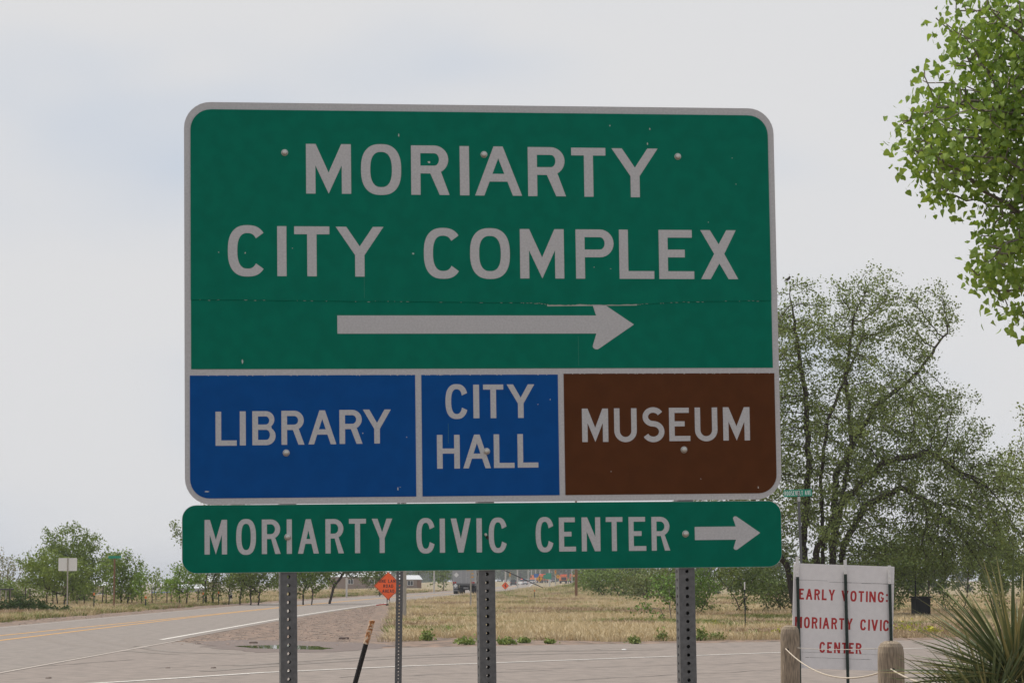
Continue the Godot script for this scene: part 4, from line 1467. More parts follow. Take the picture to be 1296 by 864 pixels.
	# far wood along the end of the road
	var far := []
	for i in 3:
		var r := RandomNumberGenerator.new()
		r.seed = 300 + i
		var lobes := []
		for j in 5:
			lobes.append([Vector3(r.randf_range(-3, 3), r.randf_range(3, 7.5), r.randf_range(-2, 2)), Vector3(2.6, 2.2, 2.4)])
		for j in 3:
			lobes.append([Vector3(j * 2.6 - 2.6, 1.4, r.randf_range(-1, 1)), Vector3(1.9, 1.3, 1.6)])
		far.append(plant_tree("far_tree", "hazy grey-green tree in the distant row behind the roadworks", Vector3.ZERO, 310 + i, [[-1, [Vector3(0, -0.5, 0), Vector3(0, 3.0, 0)]]], lobes, 340, 0.6, 0.05, 2.0, [0.16, 14.0, 0.6, 0.6, Color(0.075, 0.105, 0.043), Color(0.165, 0.211, 0.094)], "distant row of trees"))
	var r2 := RandomNumberGenerator.new()
	r2.seed = 321
	for i in 44:
		var o: Node3D = far[i] if i < 3 else far[i % 3].duplicate()
		if i >= 3:
			o.name = numbered("far_tree")
			add_child(o)
		var px := 465.0 + i * 7.6 + r2.randf_range(-4, 4)
		o.position = stand(px, r2.randf_range(1150, 1400))
		o.rotation.y = r2.randf() * TAU
		o.scale = Vector3.ONE * r2.randf_range(1.0, 1.8)
	# nearer scattered trees behind the shrubs on the right
	var spots := [[748, 330], [768, 380], [792, 300], [812, 360], [840, 290], [868, 340], [896, 300], [925, 360], [955, 310], [990, 350], [1030, 300], [1075, 360], [1110, 300], [1150, 340], [1190, 300], [1225, 350], [1262, 310], [1300, 340]]
	for i in spots.size():
		var o: Node3D = far[i % 3].duplicate()
		o.name = numbered("background_tree")
		add_child(o)
		o.set_meta("label", "%s tree from the left in the row behind the right-hand shrubs" % ["first", "second", "third", "fourth", "fifth", "sixth", "seventh", "eighth", "ninth", "tenth", "eleventh", "twelfth", "thirteenth", "fourteenth", "fifteenth", "sixteenth", "seventeenth", "eighteenth"][i])
		o.set_meta("group", "row of trees behind the shrubs")
		o.position = stand(spots[i][0], spots[i][1])
		o.rotation.y = r2.randf() * TAU
		o.scale = Vector3.ONE * r2.randf_range(0.45, 0.68)

# ---------------------------------------------------------------- poles and small signs
func pole(called: String, label: String, px: float, depth: float, radius: float, height: float, m: Material, arms := true, lean := 0.0) -> Node3D:
	var t := thing(called, label, "pole", stand(px, depth), 0, "poles along the highway")
	var mb := MB.new()
	mb.tube([Vector3(0, -0.5, 0), Vector3(0, height * 0.5, 0), Vector3(0, height, 0)], [radius * 1.1, radius * 0.95, radius * 0.75], 12)
	part("shaft", mb, m, t)
	if arms:
		mb = MB.new()
		mb.box(Vector3(0, height - 0.5, radius), Vector3(2.2, 0.11, 0.09), 0.01)
		var a := part("cross_arm", mb, mats["pole wood"], t)
		for x in [-1.0, -0.45, 0.45, 1.0]:
			var ins := MB.new()
			ins.lathe([[0.03, 0.0], [0.05, 0.03], [0.035, 0.06], [0.05, 0.09], [0.03, 0.13], [0.0, 0.14]], 8, Vector3(x, height - 0.44, radius))
			part("insulator", ins, mats["bright galvanised"], a)
	t.rotation.z = lean
	return t

func diamond(half: float, r: float) -> PackedVector2Array:
	var p := PackedVector2Array()
	for k in 4:
		var a := k * 90.0
		var c := Vector2(cos(deg_to_rad(a)), sin(deg_to_rad(a))) * (half - r * 1.4142)
		p.append_array(arc(c.x, c.y, r, r, a - 45, a + 45, 5))
	return p

func diamond_sign(parent: Node, y: float, half: float, m: Material) -> Node3D:
	var n := Node3D.new()
	n.name = "panel"
	parent.add_child(n, true)
	n.position.y = y
	var mb := MB.new()
	mb.plate(diamond(half, 0.05), -0.008, 0.0)
	part("face", mb, m, n)
	mb = MB.new()
	mb.plate(diamond(half - 0.035, 0.045), 0.0, 0.001, [diamond(half - 0.06, 0.035)])
	part("border", mb, mats["black"], n)
	return n

func street_things() -> void:
	# ONE LANE ROAD AHEAD on a portable stand
	var depth := 165.0
	var b := stand(491.3, depth)
	var t := thing("roadwork_sign", "orange diamond one-lane warning on portable stand by the road", "road sign", b, 0.05, "orange warning diamonds")
	var panel := diamond_sign(t, 1.24, 0.9, mats["orange sheeting"])
	word("ONE LANE", -0.59, 0.2, 1.18, 0.2, 0.036, 0.0, 0.002, mats["black"], panel, true)
	word("ROAD", -0.31, -0.11, 0.62, 0.2, 0.036, 0.0, 0.002, mats["black"], panel, true)
	word("AHEAD", -0.38, -0.43, 0.76, 0.2, 0.036, 0.0, 0.002, mats["black"], panel, true)
	var mb := MB.new()
	for x in [-0.07, 0.07]:
		mb.box(Vector3(x, 0.22, -0.02), Vector3(0.05, 0.44, 0.05), 0.006)
	mb.box(Vector3(0, 1.0, -0.03), Vector3(0.05, 1.3, 0.03))
	mb.box(Vector3(0, 0.05, -0.02), Vector3(0.3, 0.1, 0.3), 0.02)
	part("mast", mb, mats["black"], t)
	for s in [[-1, 0.25], [1, 0.25], [-1, -0.35], [1, -0.35]]:
		mb = MB.new()
		mb.tube([Vector3(0.08 * s[0], 0.09, 0), Vector3(0.75 * s[0], 0.03, s[1])], [0.025, 0.025], 6)
		part("foot", mb, mats["red lens"], t)
	# two more orange diamonds further on
	for e in [[601.5, 330.0, 0.8, 738.5, "small orange diamond half hidden behind the middle sign post"], [639.5, 420.0, 0.62, 741.0, "small orange diamond on a pale pole right of middle post"]]:
		b = stand(e[0], e[1])
		t = thing("roadwork_sign", e[4], "road sign", b, 0, "orange warning diamonds")
		var y: float = 1.55 + (735.0 - e[3]) / FOCAL * e[1] - b.y
		var pn := diamond_sign(t, y, e[2], mats["orange sheeting"])
		mb = MB.new()
		mb.box(Vector3(0.02, -0.05, 0.001), Vector3(0.16, 0.4, 0.002), 0, Basis(Vector3.BACK, 0.3))
		mb.box(Vector3(0.06, 0.28, 0.001), Vector3(0.15, 0.15, 0.002))
		part("symbol", mb, mats["black"], pn)
		mb = MB.new()
		mb.box(Vector3(0, y * 0.5, -0.04), Vector3(0.06, y, 0.06), 0.008)
		part("post", mb, mats["bright galvanised"], t)
	# poles
	pole("utility_pole", "pale pole with dark band left of the left sign post", 292.2, 184.0, 0.088, 8.5, mats["pale pole"])
	var pl := get_child(get_child_count() - 1)
	mb = MB.new()
	mb.lathe([[0.099, 0.32], [0.1, 0.33], [0.1, 0.55], [0.099, 0.56]], 12)
	part("dark_band", mb, mats["black"], pl)
	pole("utility_pole", "pale pole left of the orange diamond sign", 438.5, 245.0, 0.09, 9.0, mats["pale pole"])
	pole("utility_pole", "grey wooden pole right beside the slim perforated post", 511.5, 109.0, 0.095, 5.6, mats["grey pole"], false)
	pole("utility_pole", "pale pole just left of the lorry", 549.2, 340.0, 0.09, 9.0, mats["pale pole"])
	pole("utility_pole", "brown wooden pole left of the green shrubs", 729.3, 218.0, 0.115, 9.0, mats["pole wood"])
	pole("utility_pole", "pale pole carrying the small orange diamond", 639.8, 421.5, 0.12, 9.5, mats["pale pole"])
	pole("utility_pole", "thin pale pole right of the black car", 655.0, 470.0, 0.125, 9.5, mats["pale pole"])
	for e in [[668.5, 900.0, 0.14, "leftmost of four far poles behind the roadworks"], [672.8, 1000.0, 0.16, "second of four far poles behind the roadworks"], [678.0, 700.0, 0.13, "far pole behind the blue roadside sign"], [683.5, 950.0, 0.15, "far pole just behind the yellow signal diamond"], [695.3, 760.0, 0.2, "thick far pole behind the green guide sign"], [724.0, 820.0, 0.15, "far pole just left of the brown pole"]]:
		pole("utility_pole", e[3], e[0], e[1], e[2], 11.0, mats["pale pole"])
	# thin steel sign post in front of the lorry
	b = stand(595.8, 148.0)
	t = thing("thin_post", "thin grey steel post in front of the lorry's right side", "post", b)
	mb = MB.new()
	mb.box(Vector3(0, 1.5, 0), Vector3(0.085, 3.2, 0.06), 0.012)
	part("shaft", mb, mats["grey pole"], t)
	mb = MB.new()
	mb.box(Vector3(0, 2.75, 0.04), Vector3(0.6, 0.6, 0.006))
	part("blank_plate", mb, mats["aluminium"], t)
	# guy wire
	t = thing("guy_wire", "dark diagonal guy wire right of the middle sign post", "wire", Vector3.ZERO)
	mb = MB.new()
	mb.tube([at(560, 686.5, 341), at(637, 721, 352), at(673, 737.2, 358), at(700, 749.2, 362)], [0.045, 0.07, 0.07, 0.04], 6)
	part("cable", mb, mats["black"], t)
	rebase(t, at(700, 749.2, 362))
	# little marker posts
	for e in [[676.6, 222.0, 746.5, 0.04, "short orange-topped marker post on the dry bank", "orange paint"], [118.8, 139.0, 750.0, 0.035, "orange-topped marker post right of the blank sign back", "orange paint"], [184.3, 150.0, 754.5, 0.05, "orange-topped marker post in front of the slim young tree", "orange paint"], [257.0, 165.0, 749.8, 0.035, "orange-topped marker post beside the multi-trunked elm", "orange paint"], [276.5, 170.0, 748.5, 0.035, "orange-topped marker post left of the pale banded pole", "orange paint"]]:
		b = stand(e[0], e[1])
		var top: float = 1.55 + (735.0 - e[2]) / FOCAL * e[1] - b.y
		t = thing("marker_post", e[4], "marker", b, 0, "short marker posts along the road")
		mb = MB.new()
		mb.box(Vector3(0, top * 0.5 - 0.1, 0), Vector3(e[3] * 1.6, top - 0.1, 0.03), 0.004)
		part("stake", mb, mats["dark green steel"], t)
		mb = MB.new()
		mb.box(Vector3(0, top - 0.06, 0.004), Vector3(e[3] * 2.4, 0.13, 0.04), 0.006)
		part("orange_cap", mb, mats["orange paint"], t)
	# blank back of a sign on the left
	b = stand(84.8, 152.0)
	t = thing("blank_sign_back", "plain grey back of a rectangular sign on the left", "road sign", b, -0.03)
	var m := 152.0 / FOCAL
	mb = MB.new()
	mb.plate(rounded(-11.8 * m, 1.55 + 12.6 * m, 12.0 * m, 1.55 + 28.9 * m, [0.05, 0.05, 0.05, 0.05]), -0.01, 0.0)
	part("plate", mb, mats["board white"], t)
	mb = MB.new()
	mb.box(Vector3(0.01, 1.35, 0.028), Vector3(0.075, 3.1, 0.05), 0.01)
	part("post", mb, mats["grey pole"], t)
	# street-name sign on a brown post on the left
	b = stand(144.2, 151.0)
	m = 151.0 / FOCAL
	t = thing("street_name_sign", "small green street-name blade on a brown post, far left", "street sign", b, 0.0, "street-name signs")
	mb = MB.new()
	mb.tube([Vector3(0, -0.3, 0), Vector3(0.0, 1.55 + 28.5 * m, 0)], [0.055, 0.05], 8)
	part("post", mb, mats["pole wood"], t)
	mb = MB.new()
	mb.plate(rounded(-8.2 * m, 1.55 + 28.4 * m, 8.4 * m, 1.55 + 31.6 * m, [0.02, 0.02, 0.02, 0.02]), -0.003, 0.003)
	part("blade", mb, mats["sign green"], t)
	# ROOSEVELT AVE
	var dp := 64.0
	m = dp / FOCAL
	b = stand(1018.0, dp)
	t = thing("street_name_sign", "green avenue-name blade on leaning steel post before the elm", "street sign", b, 0.0, "street-name signs")
	var head := Vector3((1012.0 - 1018.0) * m, 1.55 + (735.0 - 628.5) * m, 0)
	mb = MB.new()
	mb.box(Vector3.ZERO, Vector3(0.062, head.length() + 0.3, 0.04), 0.008)
	var po := part("post", mb, mats["galvanised"], t)
	po.position = head * 0.5
	po.rotation.z = -atan2(head.x, head.y)
	mb = MB.new()
	mb.box(head + Vector3(0.01, -0.06, 0), Vector3(0.07, 0.12, 0.06), 0.01)
	part("bracket", mb, mats["bright galvanised"], t)
	var blade := Node3D.new()
	blade.name = "blade"
	t.add_child(blade)
	blade.position = Vector3((1011.0 - 1018.0) * m, 1.55 + (735.0 - 624.0) * m, 0.02)
	blade.rotation.z = 0.035
	mb = MB.new()
	mb.plate(rounded(-18.0 * m, -4.4 * m, 18.0 * m, 4.4 * m, [0.015, 0.015, 0.015, 0.015]), -0.003, 0.0)
	part("face", mb, mats["sign green"], blade)
	word("ROOSEVELT", -16.8 * m, -2.8 * m, 23.2 * m, 5.7 * m, 0.0125, 0.0, 0.001, mats["white enamel"], blade, true)
	word("AVE", 9.0 * m, -2.8 * m, 7.8 * m, 5.7 * m, 0.0125, 0.0, 0.001, mats["white enamel"], blade, true)
	# white-tipped stake before the thicket
	b = stand(943.2, 81.0)
	t = thing("fence_stake", "lone green steel stake with white tip before the thicket", "stake", b)
	steel_stake(1.52, 0.24, t, 0.0, 0.01)
	# black bin on a post under the elm
	b = stand(1165.5, 105.0)
	m = 105.0 / FOCAL
	t = thing("black_bin", "square black metal bin with a thin post under the elm", "bin", b, 0.25)
	mb = MB.new()
	mb.box(Vector3(0, 0.5, 0), Vector3(0.62, 0.75, 0.55), 0.02)
	part("box", mb, mats["black"], t)
	mb = MB.new()
	mb.box(Vector3(0, 0.9, 0), Vector3(0.74, 0.06, 0.66), 0.01)
	part("rim", mb, mats["black"], t)
	for s in [[-1, -1], [1, -1], [1, 1], [-1, 1]]:
		mb = MB.new()
		mb.box(Vector3(0.27 * s[0], 0.05, 0.23 * s[1]), Vector3(0.05, 0.2, 0.05))
		part("leg", mb, mats["black"], t)
	mb = MB.new()
	mb.tube([Vector3(-0.05, 0, -0.4), Vector3(-0.05, 2.1, -0.4)], [0.035, 0.03], 6)
	part("post", mb, mats["black"], t)
	# small far signs at the roadworks
	far_sign("blue_sign", "small blue roadside sign left of the green guide sign", 679.0, 560.0, 728.3, 0.55, 0.4, "sign blue", "road sign")
	far_sign("green_sign", "small green guide sign among the roadworks", 694.2, 560.0, 729.0, 0.62, 0.66, "sign green", "road sign")
	far_sign("green_sign", "lower green sign plate left of the green guide sign", 689.5, 580.0, 729.5, 0.3, 0.42, "sign green", "road sign")
	for e in [[682.9, 540.0, 732.0, 0.72, "yellow signal-ahead diamond among the roadworks", true], [706.2, 600.0, 729.5, 0.55, "small yellow arrow diamond left of the orange truck", false]]:
		b = stand(e[0], e[1])
		var y: float = 1.55 + (735.0 - e[2]) / FOCAL * e[1] - b.y
		t = thing("warning_sign", e[4], "road sign", b, 0, "yellow warning diamonds")
		var pn := diamond_sign(t, y, e[3], mats["yellow sheeting"])
		mb = MB.new()
		if e[5]:
			mb.box(Vector3(0, 0, 0.002), Vector3(0.26, 0.8, 0.004))
		else:
			mb.box(Vector3(0, 0, 0.002), Vector3(0.5, 0.1, 0.004))
		part("symbol", mb, mats["black"], pn)
		if e[5]:
			for k in [["red lens", 0.24], ["yellow sheeting", 0.0], ["sign green", -0.24]]:
				mb = MB.new()
				mb.tube([Vector3(0, k[1], 0.004), Vector3(0, k[1], 0.008)], [0.09, 0.09], 10)
				part("dot", mb, mats[k[0]], pn)
		mb = MB.new()
		mb.box(Vector3(0, y * 0.5, -0.05), Vector3(0.07, y, 0.07))
		part("post", mb, mats["bright galvanised"], t)
	# traffic signals
	for e in [[703.0, 640.0, 724.5, "traffic signal on a pole right of the green guide sign"], [645.5, 640.0, 727.0, "traffic signal on a pole above the black car"]]:
		b = stand(e[0], e[1])
		var y: float = 1.55 + (735.0 - e[2]) / FOCAL * e[1] - b.y
		t = thing("traffic_signal", e[3], "traffic light", b, 0, "traffic signals")
		mb = MB.new()
		mb.box(Vector3(0, y, 0), Vector3(0.4, 1.15, 0.3), 0.03)
		var hd := part("housing", mb, mats["yellow sheeting"], t)
		for k in [["red lens", 0.36], ["amber lens", 0.0], ["sign green", -0.36]]:
			mb = MB.new()
			mb.tube([Vector3(0, y + k[1], 0.15), Vector3(0, y + k[1], 0.17)], [0.13, 0.13], 10)
			part("lens", mb, mats[k[0]], hd)
		mb = MB.new()
		mb.tube([Vector3(0, -0.3, -0.1), Vector3(0, y + 0.5, -0.1)], [0.1, 0.08], 8)
		part("pole", mb, mats["bright galvanised"], t)

func far_sign(called: String, label: String, px: float, depth: float, py: float, hw: float, hh: float, m: String, category: String) -> void:
	var b := stand(px, depth)
	var y: float = 1.55 + (735.0 - py) / FOCAL * depth - b.y
	var t := thing(called, label, category, b, 0, "small signs at the roadworks")
	var mb := MB.new()
	mb.plate(rounded(-hw, y - hh, hw, y + hh, [0.05, 0.05, 0.05, 0.05]), -0.01, 0.0)
	part("panel", mb, mats[m], t)
	for x in [-hw * 0.6, hw * 0.6]:
		mb = MB.new()
		mb.box(Vector3(x, (y - hh) * 0.5, -0.05), Vector3(0.08, y + hh, 0.06))
		part("post", mb, mats["bright galvanised"], t)

# ---------------------------------------------------------------- vehicles
func wheel(parent: Node, at_: Vector3, r: float, w: float) -> void:
	var mb := MB.new()
	mb.xf = Transform3D(Basis(Vector3.BACK, PI / 2), at_)
	mb.lathe([[r * 0.6, -w / 2], [r * 0.93, -w / 2], [r, -w * 0.36], [r, w * 0.36], [r * 0.93, w / 2], [r * 0.6, w / 2]], 20)
	var t := part("wheel", mb, mats["rubber"], parent)
	mb = MB.new()
	mb.xf = Transform3D(Basis(Vector3.BACK, PI / 2), at_)
	mb.lathe([[0.0, -w * 0.36], [r * 0.6, -w * 0.42], [r * 0.6, w * 0.42], [0.0, w * 0.36]], 16)
	part("rim", mb, mats["bright galvanised"], t)

# side outline (z forward is negative, y up) pushed across the width with tucked-in edges
func shell(outline: Array, w: float, tuck := 0.06) -> MB:
	var mb := MB.new()
	var p := poly(outline)
	var inner := Geometry2D.offset_polygon(p, -tuck, Geometry2D.JOIN_MITER)[0]
	mb.xf = Transform3D(Basis(Vector3(0, 0, 1), Vector3(0, 1, 0), Vector3(-1, 0, 0)), Vector3.ZERO)
	mb.plate(p, -w / 2 + tuck, w / 2 - tuck)
	mb.plate(inner, -w / 2, -w / 2 + tuck)
	mb.plate(inner, w / 2 - tuck, w / 2)
	return mb

func car(label: String, paint: Color, at_: Vector3, turn: float, tall: bool, group := "vehicles on the road", lightbar := false) -> Node3D:
	var t := thing("parked_car" if group != "vehicles on the road" else "car", label, "car", at_, turn, group)
	var key := "paint %s" % paint
	var pm := mat(key, paint, 0.3)
	pm.clearcoat_enabled = true
	pm.clearcoat = 0.6
	var L := 4.9 if tall else 4.6
	var W := 1.95 if tall else 1.8
	var belt := 1.12 if tall else 0.92
	var roof := 1.82 if tall else 1.45
	# local x along the outline = rear (+) to front (-); the car faces -z
	part("body", shell([-L / 2, 0.3, L / 2, 0.32, L / 2, belt - 0.1, L / 2 - 0.06, belt, -L * 0.18, belt, -L / 2 + 0.1, belt - 0.18, -L / 2, belt - 0.4], W), pm, t)
	var back := L * 0.47 if tall else L * 0.36
	part("windows", shell([-L * 0.19, belt - 0.02, back, belt - 0.02, back - (0.18 if tall else 0.6), roof - 0.05, -L * 0.04, roof - 0.05], W - 0.18, 0.08), mats["glass"], t)
	part("roof", shell([-L * 0.06, roof - 0.07, back - (0.16 if tall else 0.62), roof - 0.07, back - (0.22 if tall else 0.66), roof, -L * 0.03, roof], W - 0.2, 0.025), pm, t)
	for s in [-1.0, 1.0]:
		var mb := MB.new()
		mb.box(Vector3(s * (W / 2 - 0.2), belt - 0.16, L / 2 + 0.005), Vector3(0.26, 0.24 if tall else 0.16, 0.05), 0.015)
		part("tail_light", mb, mats["red lens"], t)
		mb = MB.new()
		mb.box(Vector3(s * (W / 2 - 0.26), belt - 0.32, -L / 2 + 0.02), Vector3(0.4, 0.16, 0.08), 0.02)
		part("headlight", mb, mats["white enamel"], t)
		wheel(t, Vector3(s * (W / 2 - 0.12), 0.34, L * 0.31), 0.34, 0.22)
		wheel(t, Vector3(s * (W / 2 - 0.12), 0.34, -L * 0.31), 0.34, 0.22)
	var bp := MB.new()
	bp.box(Vector3(0, 0.46, L / 2 + 0.02), Vector3(W - 0.1, 0.22, 0.12), 0.03)
	part("bumper", bp, mats["black"], t)
	if lightbar:
		for s in [[-0.3, "red lens"], [0.3, "sign blue"]]:
			var mb := MB.new()
			mb.box(Vector3(s[0], roof + 0.09, 0.2), Vector3(0.58, 0.16, 0.28), 0.03)
			part("light_bar", mb, beacon(s[1]), t)
	return t

func beacon(which: String) -> StandardMaterial3D:         # lit emergency lamp
	var key := "lit " + which
	if mats.has(key):
		return mats[key]
	var m := StandardMaterial3D.new()
	m.resource_name = key
	m.albedo_color = mats[which].albedo_color
	m.roughness = 0.3
	m.emission_enabled = true
	m.emission = Color(1.0, 0.1, 0.25) if which == "red lens" else Color(0.35, 0.5, 1.0)
	m.emission_energy_multiplier = 1.3
	mats[key] = m
	return m

func traffic() -> void:
	# articulated lorry seen from behind
	var b := stand(586.8, 305.0)
	var t := thing("lorry", "grey articulated lorry driving away along the highway", "lorry", b, -0.035)
	var grey := mat("lorry grey", Color(0.34, 0.345, 0.36), 0.45, 0.2, 0.06, Vector3.ONE, 0.05)
	var mb := MB.new()
	mb.box(Vector3(0, 2.62, -7.5), Vector3(2.6, 2.8, 15.0), 0.04)
	part("trailer", mb, grey, t)
	for s in [-1.0, 1.0]:
		mb = MB.new()
		mb.box(Vector3(s * 0.635, 2.62, 0.015), Vector3(1.24, 2.68, 0.04), 0.012)
		var d := part("door", mb, grey, t)
		mb = MB.new()
		mb.tube([Vector3(s * 0.3, 1.3, 0.06), Vector3(s * 0.3, 3.95, 0.06)], [0.025, 0.025], 6)
		mb.box(Vector3(s * 0.42, 1.95, 0.07), Vector3(0.3, 0.05, 0.04))
		part("lock_rod", mb, mats["bright galvanised"], d)
		for y in [1.5, 2.3, 3.1, 3.8]:
			mb = MB.new()
			mb.box(Vector3(s * 1.22, y, 0.045), Vector3(0.14, 0.09, 0.05))
			part("hinge", mb, mats["bright galvanised"], d)
	for e in [[-0.86, 2.95, 0.72, 0.3, "dark green steel"], [0.7, 2.95, 0.85, 0.3, "dark green steel"], [0.72, 2.78, 0.8, 0.1, "yellow sheeting"], [0.95, 2.4, 0.42, 0.12, "yellow sheeting"], [1.0, 2.0, 0.3, 0.14, "yellow sheeting"], [0.55, 3.65, 0.3, 0.12, "yellow sheeting"]]:
		mb = MB.new()
		mb.box(Vector3(e[0], e[1], 0.045), Vector3(e[2], e[3], 0.02))
		part("decal_plate", mb, mats[e[4]], t)
	for e in [[-0.86, 2.25, 0.3], [-0.95, 1.0, 0.26]]:
		mb = MB.new()
		mb.xf = Transform3D(Basis.IDENTITY, Vector3(e[0], e[1], 0.05))
		mb.plate(diamond(e[2], 0.02), 0.0, 0.01)
		part("placard", mb, mats["white enamel"], t)
	mb = MB.new()
	mb.box(Vector3(0, 1.13, -0.03), Vector3(2.6, 0.2, 0.1), 0.02)
	part("sill", mb, mats["galvanised"], t)
	for s in [-1.0, 1.0]:
		for x in [0.95, 1.18]:
			mb = MB.new()
			mb.box(Vector3(s * x, 1.36, 0.06), Vector3(0.17, 0.17, 0.05), 0.02)
			part("tail_light", mb, mats["red lens"], t)
		mb = MB.new()
		mb.box(Vector3(s * 0.95, 0.72, -0.25), Vector3(0.62, 0.7, 0.02))
		part("mud_flap", mb, grey if s < 0 else mats["rubber"], t)
		for z in [-1.2, -2.5]:
			wheel(t, Vector3(s * 0.98, 0.5, z), 0.5, 0.52)
		wheel(t, Vector3(s * 0.98, 0.5, -13.0), 0.5, 0.5)
		wheel(t, Vector3(s * 0.98, 0.5, -18.2), 0.5, 0.34)
	mb = MB.new()
	mb.box(Vector3(0, 0.55, -0.05), Vector3(2.3, 0.12, 0.1), 0.02)
	for s in [-0.6, 0.6]:
		mb.box(Vector3(s, 0.85, -0.05), Vector3(0.1, 0.5, 0.08))
	part("under_ride_bar", mb, mats["black"], t)
	mb = MB.new()
	mb.box(Vector3(0, 0.95, -7.5), Vector3(0.9, 0.25, 14.6))
	part("chassis", mb, mats["black"], t)
	part("cab", shell([-19.3, 0.5, -16.3, 0.5, -16.3, 3.6, -18.0, 3.5, -18.4, 2.2, -19.3, 1.9], 2.4, 0.1), grey, t)
	# queue at the roadworks
	car("black off-roader with red tail lights queueing at the roadworks", Color(0.02, 0.021, 0.024), stand(650.3, 800.0), -0.06, true)
	car("white patrol car with lit red and blue roof bar", Color(0.7, 0.71, 0.73), stand(661.5, 830.0), 0.35, true, "vehicles on the road", true)
	car("white car ahead of the patrol car at the roadworks", Color(0.68, 0.69, 0.7), stand(672.3, 880.0), 0.6, false)
	car("grey car beneath the green guide sign", Color(0.25, 0.26, 0.28), stand(699.5, 930.0), 0.2, false)
	for e in [[680.5, 905.0, 0.5, "orange and blue work truck behind the yellow signal diamond"], [688.0, 915.0, -0.2, "orange work truck directly behind the green guide sign"], [713.0, 890.0, 0.05, "orange work truck with dark tailgate facing away"], [726.5, 905.0, -0.15, "orange work truck half hidden by the brown pole"]]:
		work_truck(e[3], stand(e[0], e[1]), e[2])
	for e in [[703.2, 870.0, "worker in yellow-green vest left of the orange truck", 0.3], [719.5, 880.0, "worker in yellow-green vest between the two orange trucks", -0.6]]:
		person(e[2], stand(e[0], e[1]), e[3])

func work_truck(label: String, at_: Vector3, turn: float) -> void:
	var t := thing("work_truck", label, "truck", at_, turn, "orange trucks at the roadworks")
	var o: Material = mats["orange paint"]
	var mb := MB.new()
	mb.box(Vector3(0, 1.75, 0.4), Vector3(2.4, 1.3, 4.2), 0.06)
	part("tipper_body", mb, o, t)
	part("cab", shell([-3.6, 0.7, -1.8, 0.7, -1.8, 2.75, -3.0, 2.7, -3.4, 1.9, -3.6, 1.6], 2.3, 0.08), o, t)
	part("windows", shell([-3.3, 1.9, -2.0, 1.9, -2.0, 2.5, -2.95, 2.5], 2.34, 0.05), mats["glass"], t)
	mb = MB.new()
	mb.box(Vector3(0, 1.65, 2.53), Vector3(1.7, 0.9, 0.06), 0.02)
	part("tailgate", mb, mats["black"], t)
	mb = MB.new()
	mb.box(Vector3(0, 2.85, 2.2), Vector3(2.3, 0.42, 0.12), 0.03)
	part("arrow_board", mb, mats["orange sheeting"], t)
	for s in [-1.0, 1.0]:
		mb = MB.new()
		mb.box(Vector3(s * 1.0, 2.5, 2.2), Vector3(0.08, 0.5, 0.08))
		part("board_post", mb, mats["black"], t)
		mb = MB.new()
		mb.box(Vector3(s * 0.95, 1.05, 2.52), Vector3(0.4, 0.3, 0.08), 0.02)
		part("tail_light", mb, mats["amber lens"], t)
		wheel(t, Vector3(s * 0.95, 0.48, 1.4), 0.48, 0.45)
		wheel(t, Vector3(s * 0.95, 0.48, -2.7), 0.48, 0.32)
	mb = MB.new()
	mb.box(Vector3(0, 0.8, -0.4), Vector3(1.2, 0.3, 6.0), 0.03)
	part("chassis", mb, mats["black"], t)

# ---------------------------------------------------------------- people: tapered capsules blended and meshed as surface nets
func person(label: String, at_: Vector3, turn: float) -> void:
	var t := thing("person", label, "person", at_, turn, "workers at the roadworks")
	var bones := [[Vector3(0, 0.95, 0), Vector3(0, 1.38, 0.0), 0.15, 0.17], [Vector3(0, 1.40, 0), Vector3(0, 1.56, 0), 0.07, 0.06], [Vector3(0, 1.62, 0.0), Vector3(0, 1.70, 0.01), 0.095, 0.10], [Vector3(-0.17, 1.40, 0), Vector3(0.17, 1.40, 0), 0.09, 0.09]]
	for s in [-1.0, 1.0]:
		bones.append([Vector3(s * 0.09, 0.93, 0), Vector3(s * 0.12, 0.5, -0.03), 0.10, 0.075])
		bones.append([Vector3(s * 0.12, 0.5, -0.03), Vector3(s * 0.13, 0.09, 0.03), 0.07, 0.05])
		bones.append([Vector3(s * 0.13, 0.06, 0.04), Vector3(s * 0.15, 0.045, -0.14), 0.05, 0.04])
		bones.append([Vector3(s * 0.2, 1.40, 0), Vector3(s * 0.27, 1.12, 0.03), 0.065, 0.05])
		bones.append([Vector3(s * 0.27, 1.12, 0.03), Vector3(s * 0.23, 0.88, -0.1), 0.048, 0.035])
		bones.append([Vector3(s * 0.23, 0.87, -0.1), Vector3(s * 0.22, 0.79, -0.13), 0.04, 0.03])
	var mb := surface_nets(bones, Vector3(-0.45, -0.05, -0.3), Vector3(0.45, 1.9, 0.3), 0.03)
	for i in mb.v.size():
		var y := mb.v[i].y
		mb.c[i] = Color(0.03, 0.035, 0.06) if y < 0.95 else (Color(0.05, 0.05, 0.055) if y < 1.5 else Color(0.3, 0.17, 0.11))
	part("body", mb, vertex_mat("figure", 0.8), t)
	var vb := [[Vector3(0, 0.98, 0), Vector3(0, 1.36, 0), 0.172, 0.19], [Vector3(-0.13, 1.40, 0), Vector3(0.13, 1.40, 0), 0.1, 0.1]]
	part("vest", surface_nets(vb, Vector3(-0.4, 0.7, -0.3), Vector3(0.4, 1.7, 0.3), 0.03), mat("hi-vis", Color(0.45, 0.62, 0.03), 0.6), t)
	var hm := MB.new()
	hm.lathe([[0.15, 1.74], [0.125, 1.755], [0.122, 1.80], [0.09, 1.86], [0.0, 1.885]], 14, Vector3(0, 0, 0.01))
	part("helmet", hm, mats["orange paint"], t)

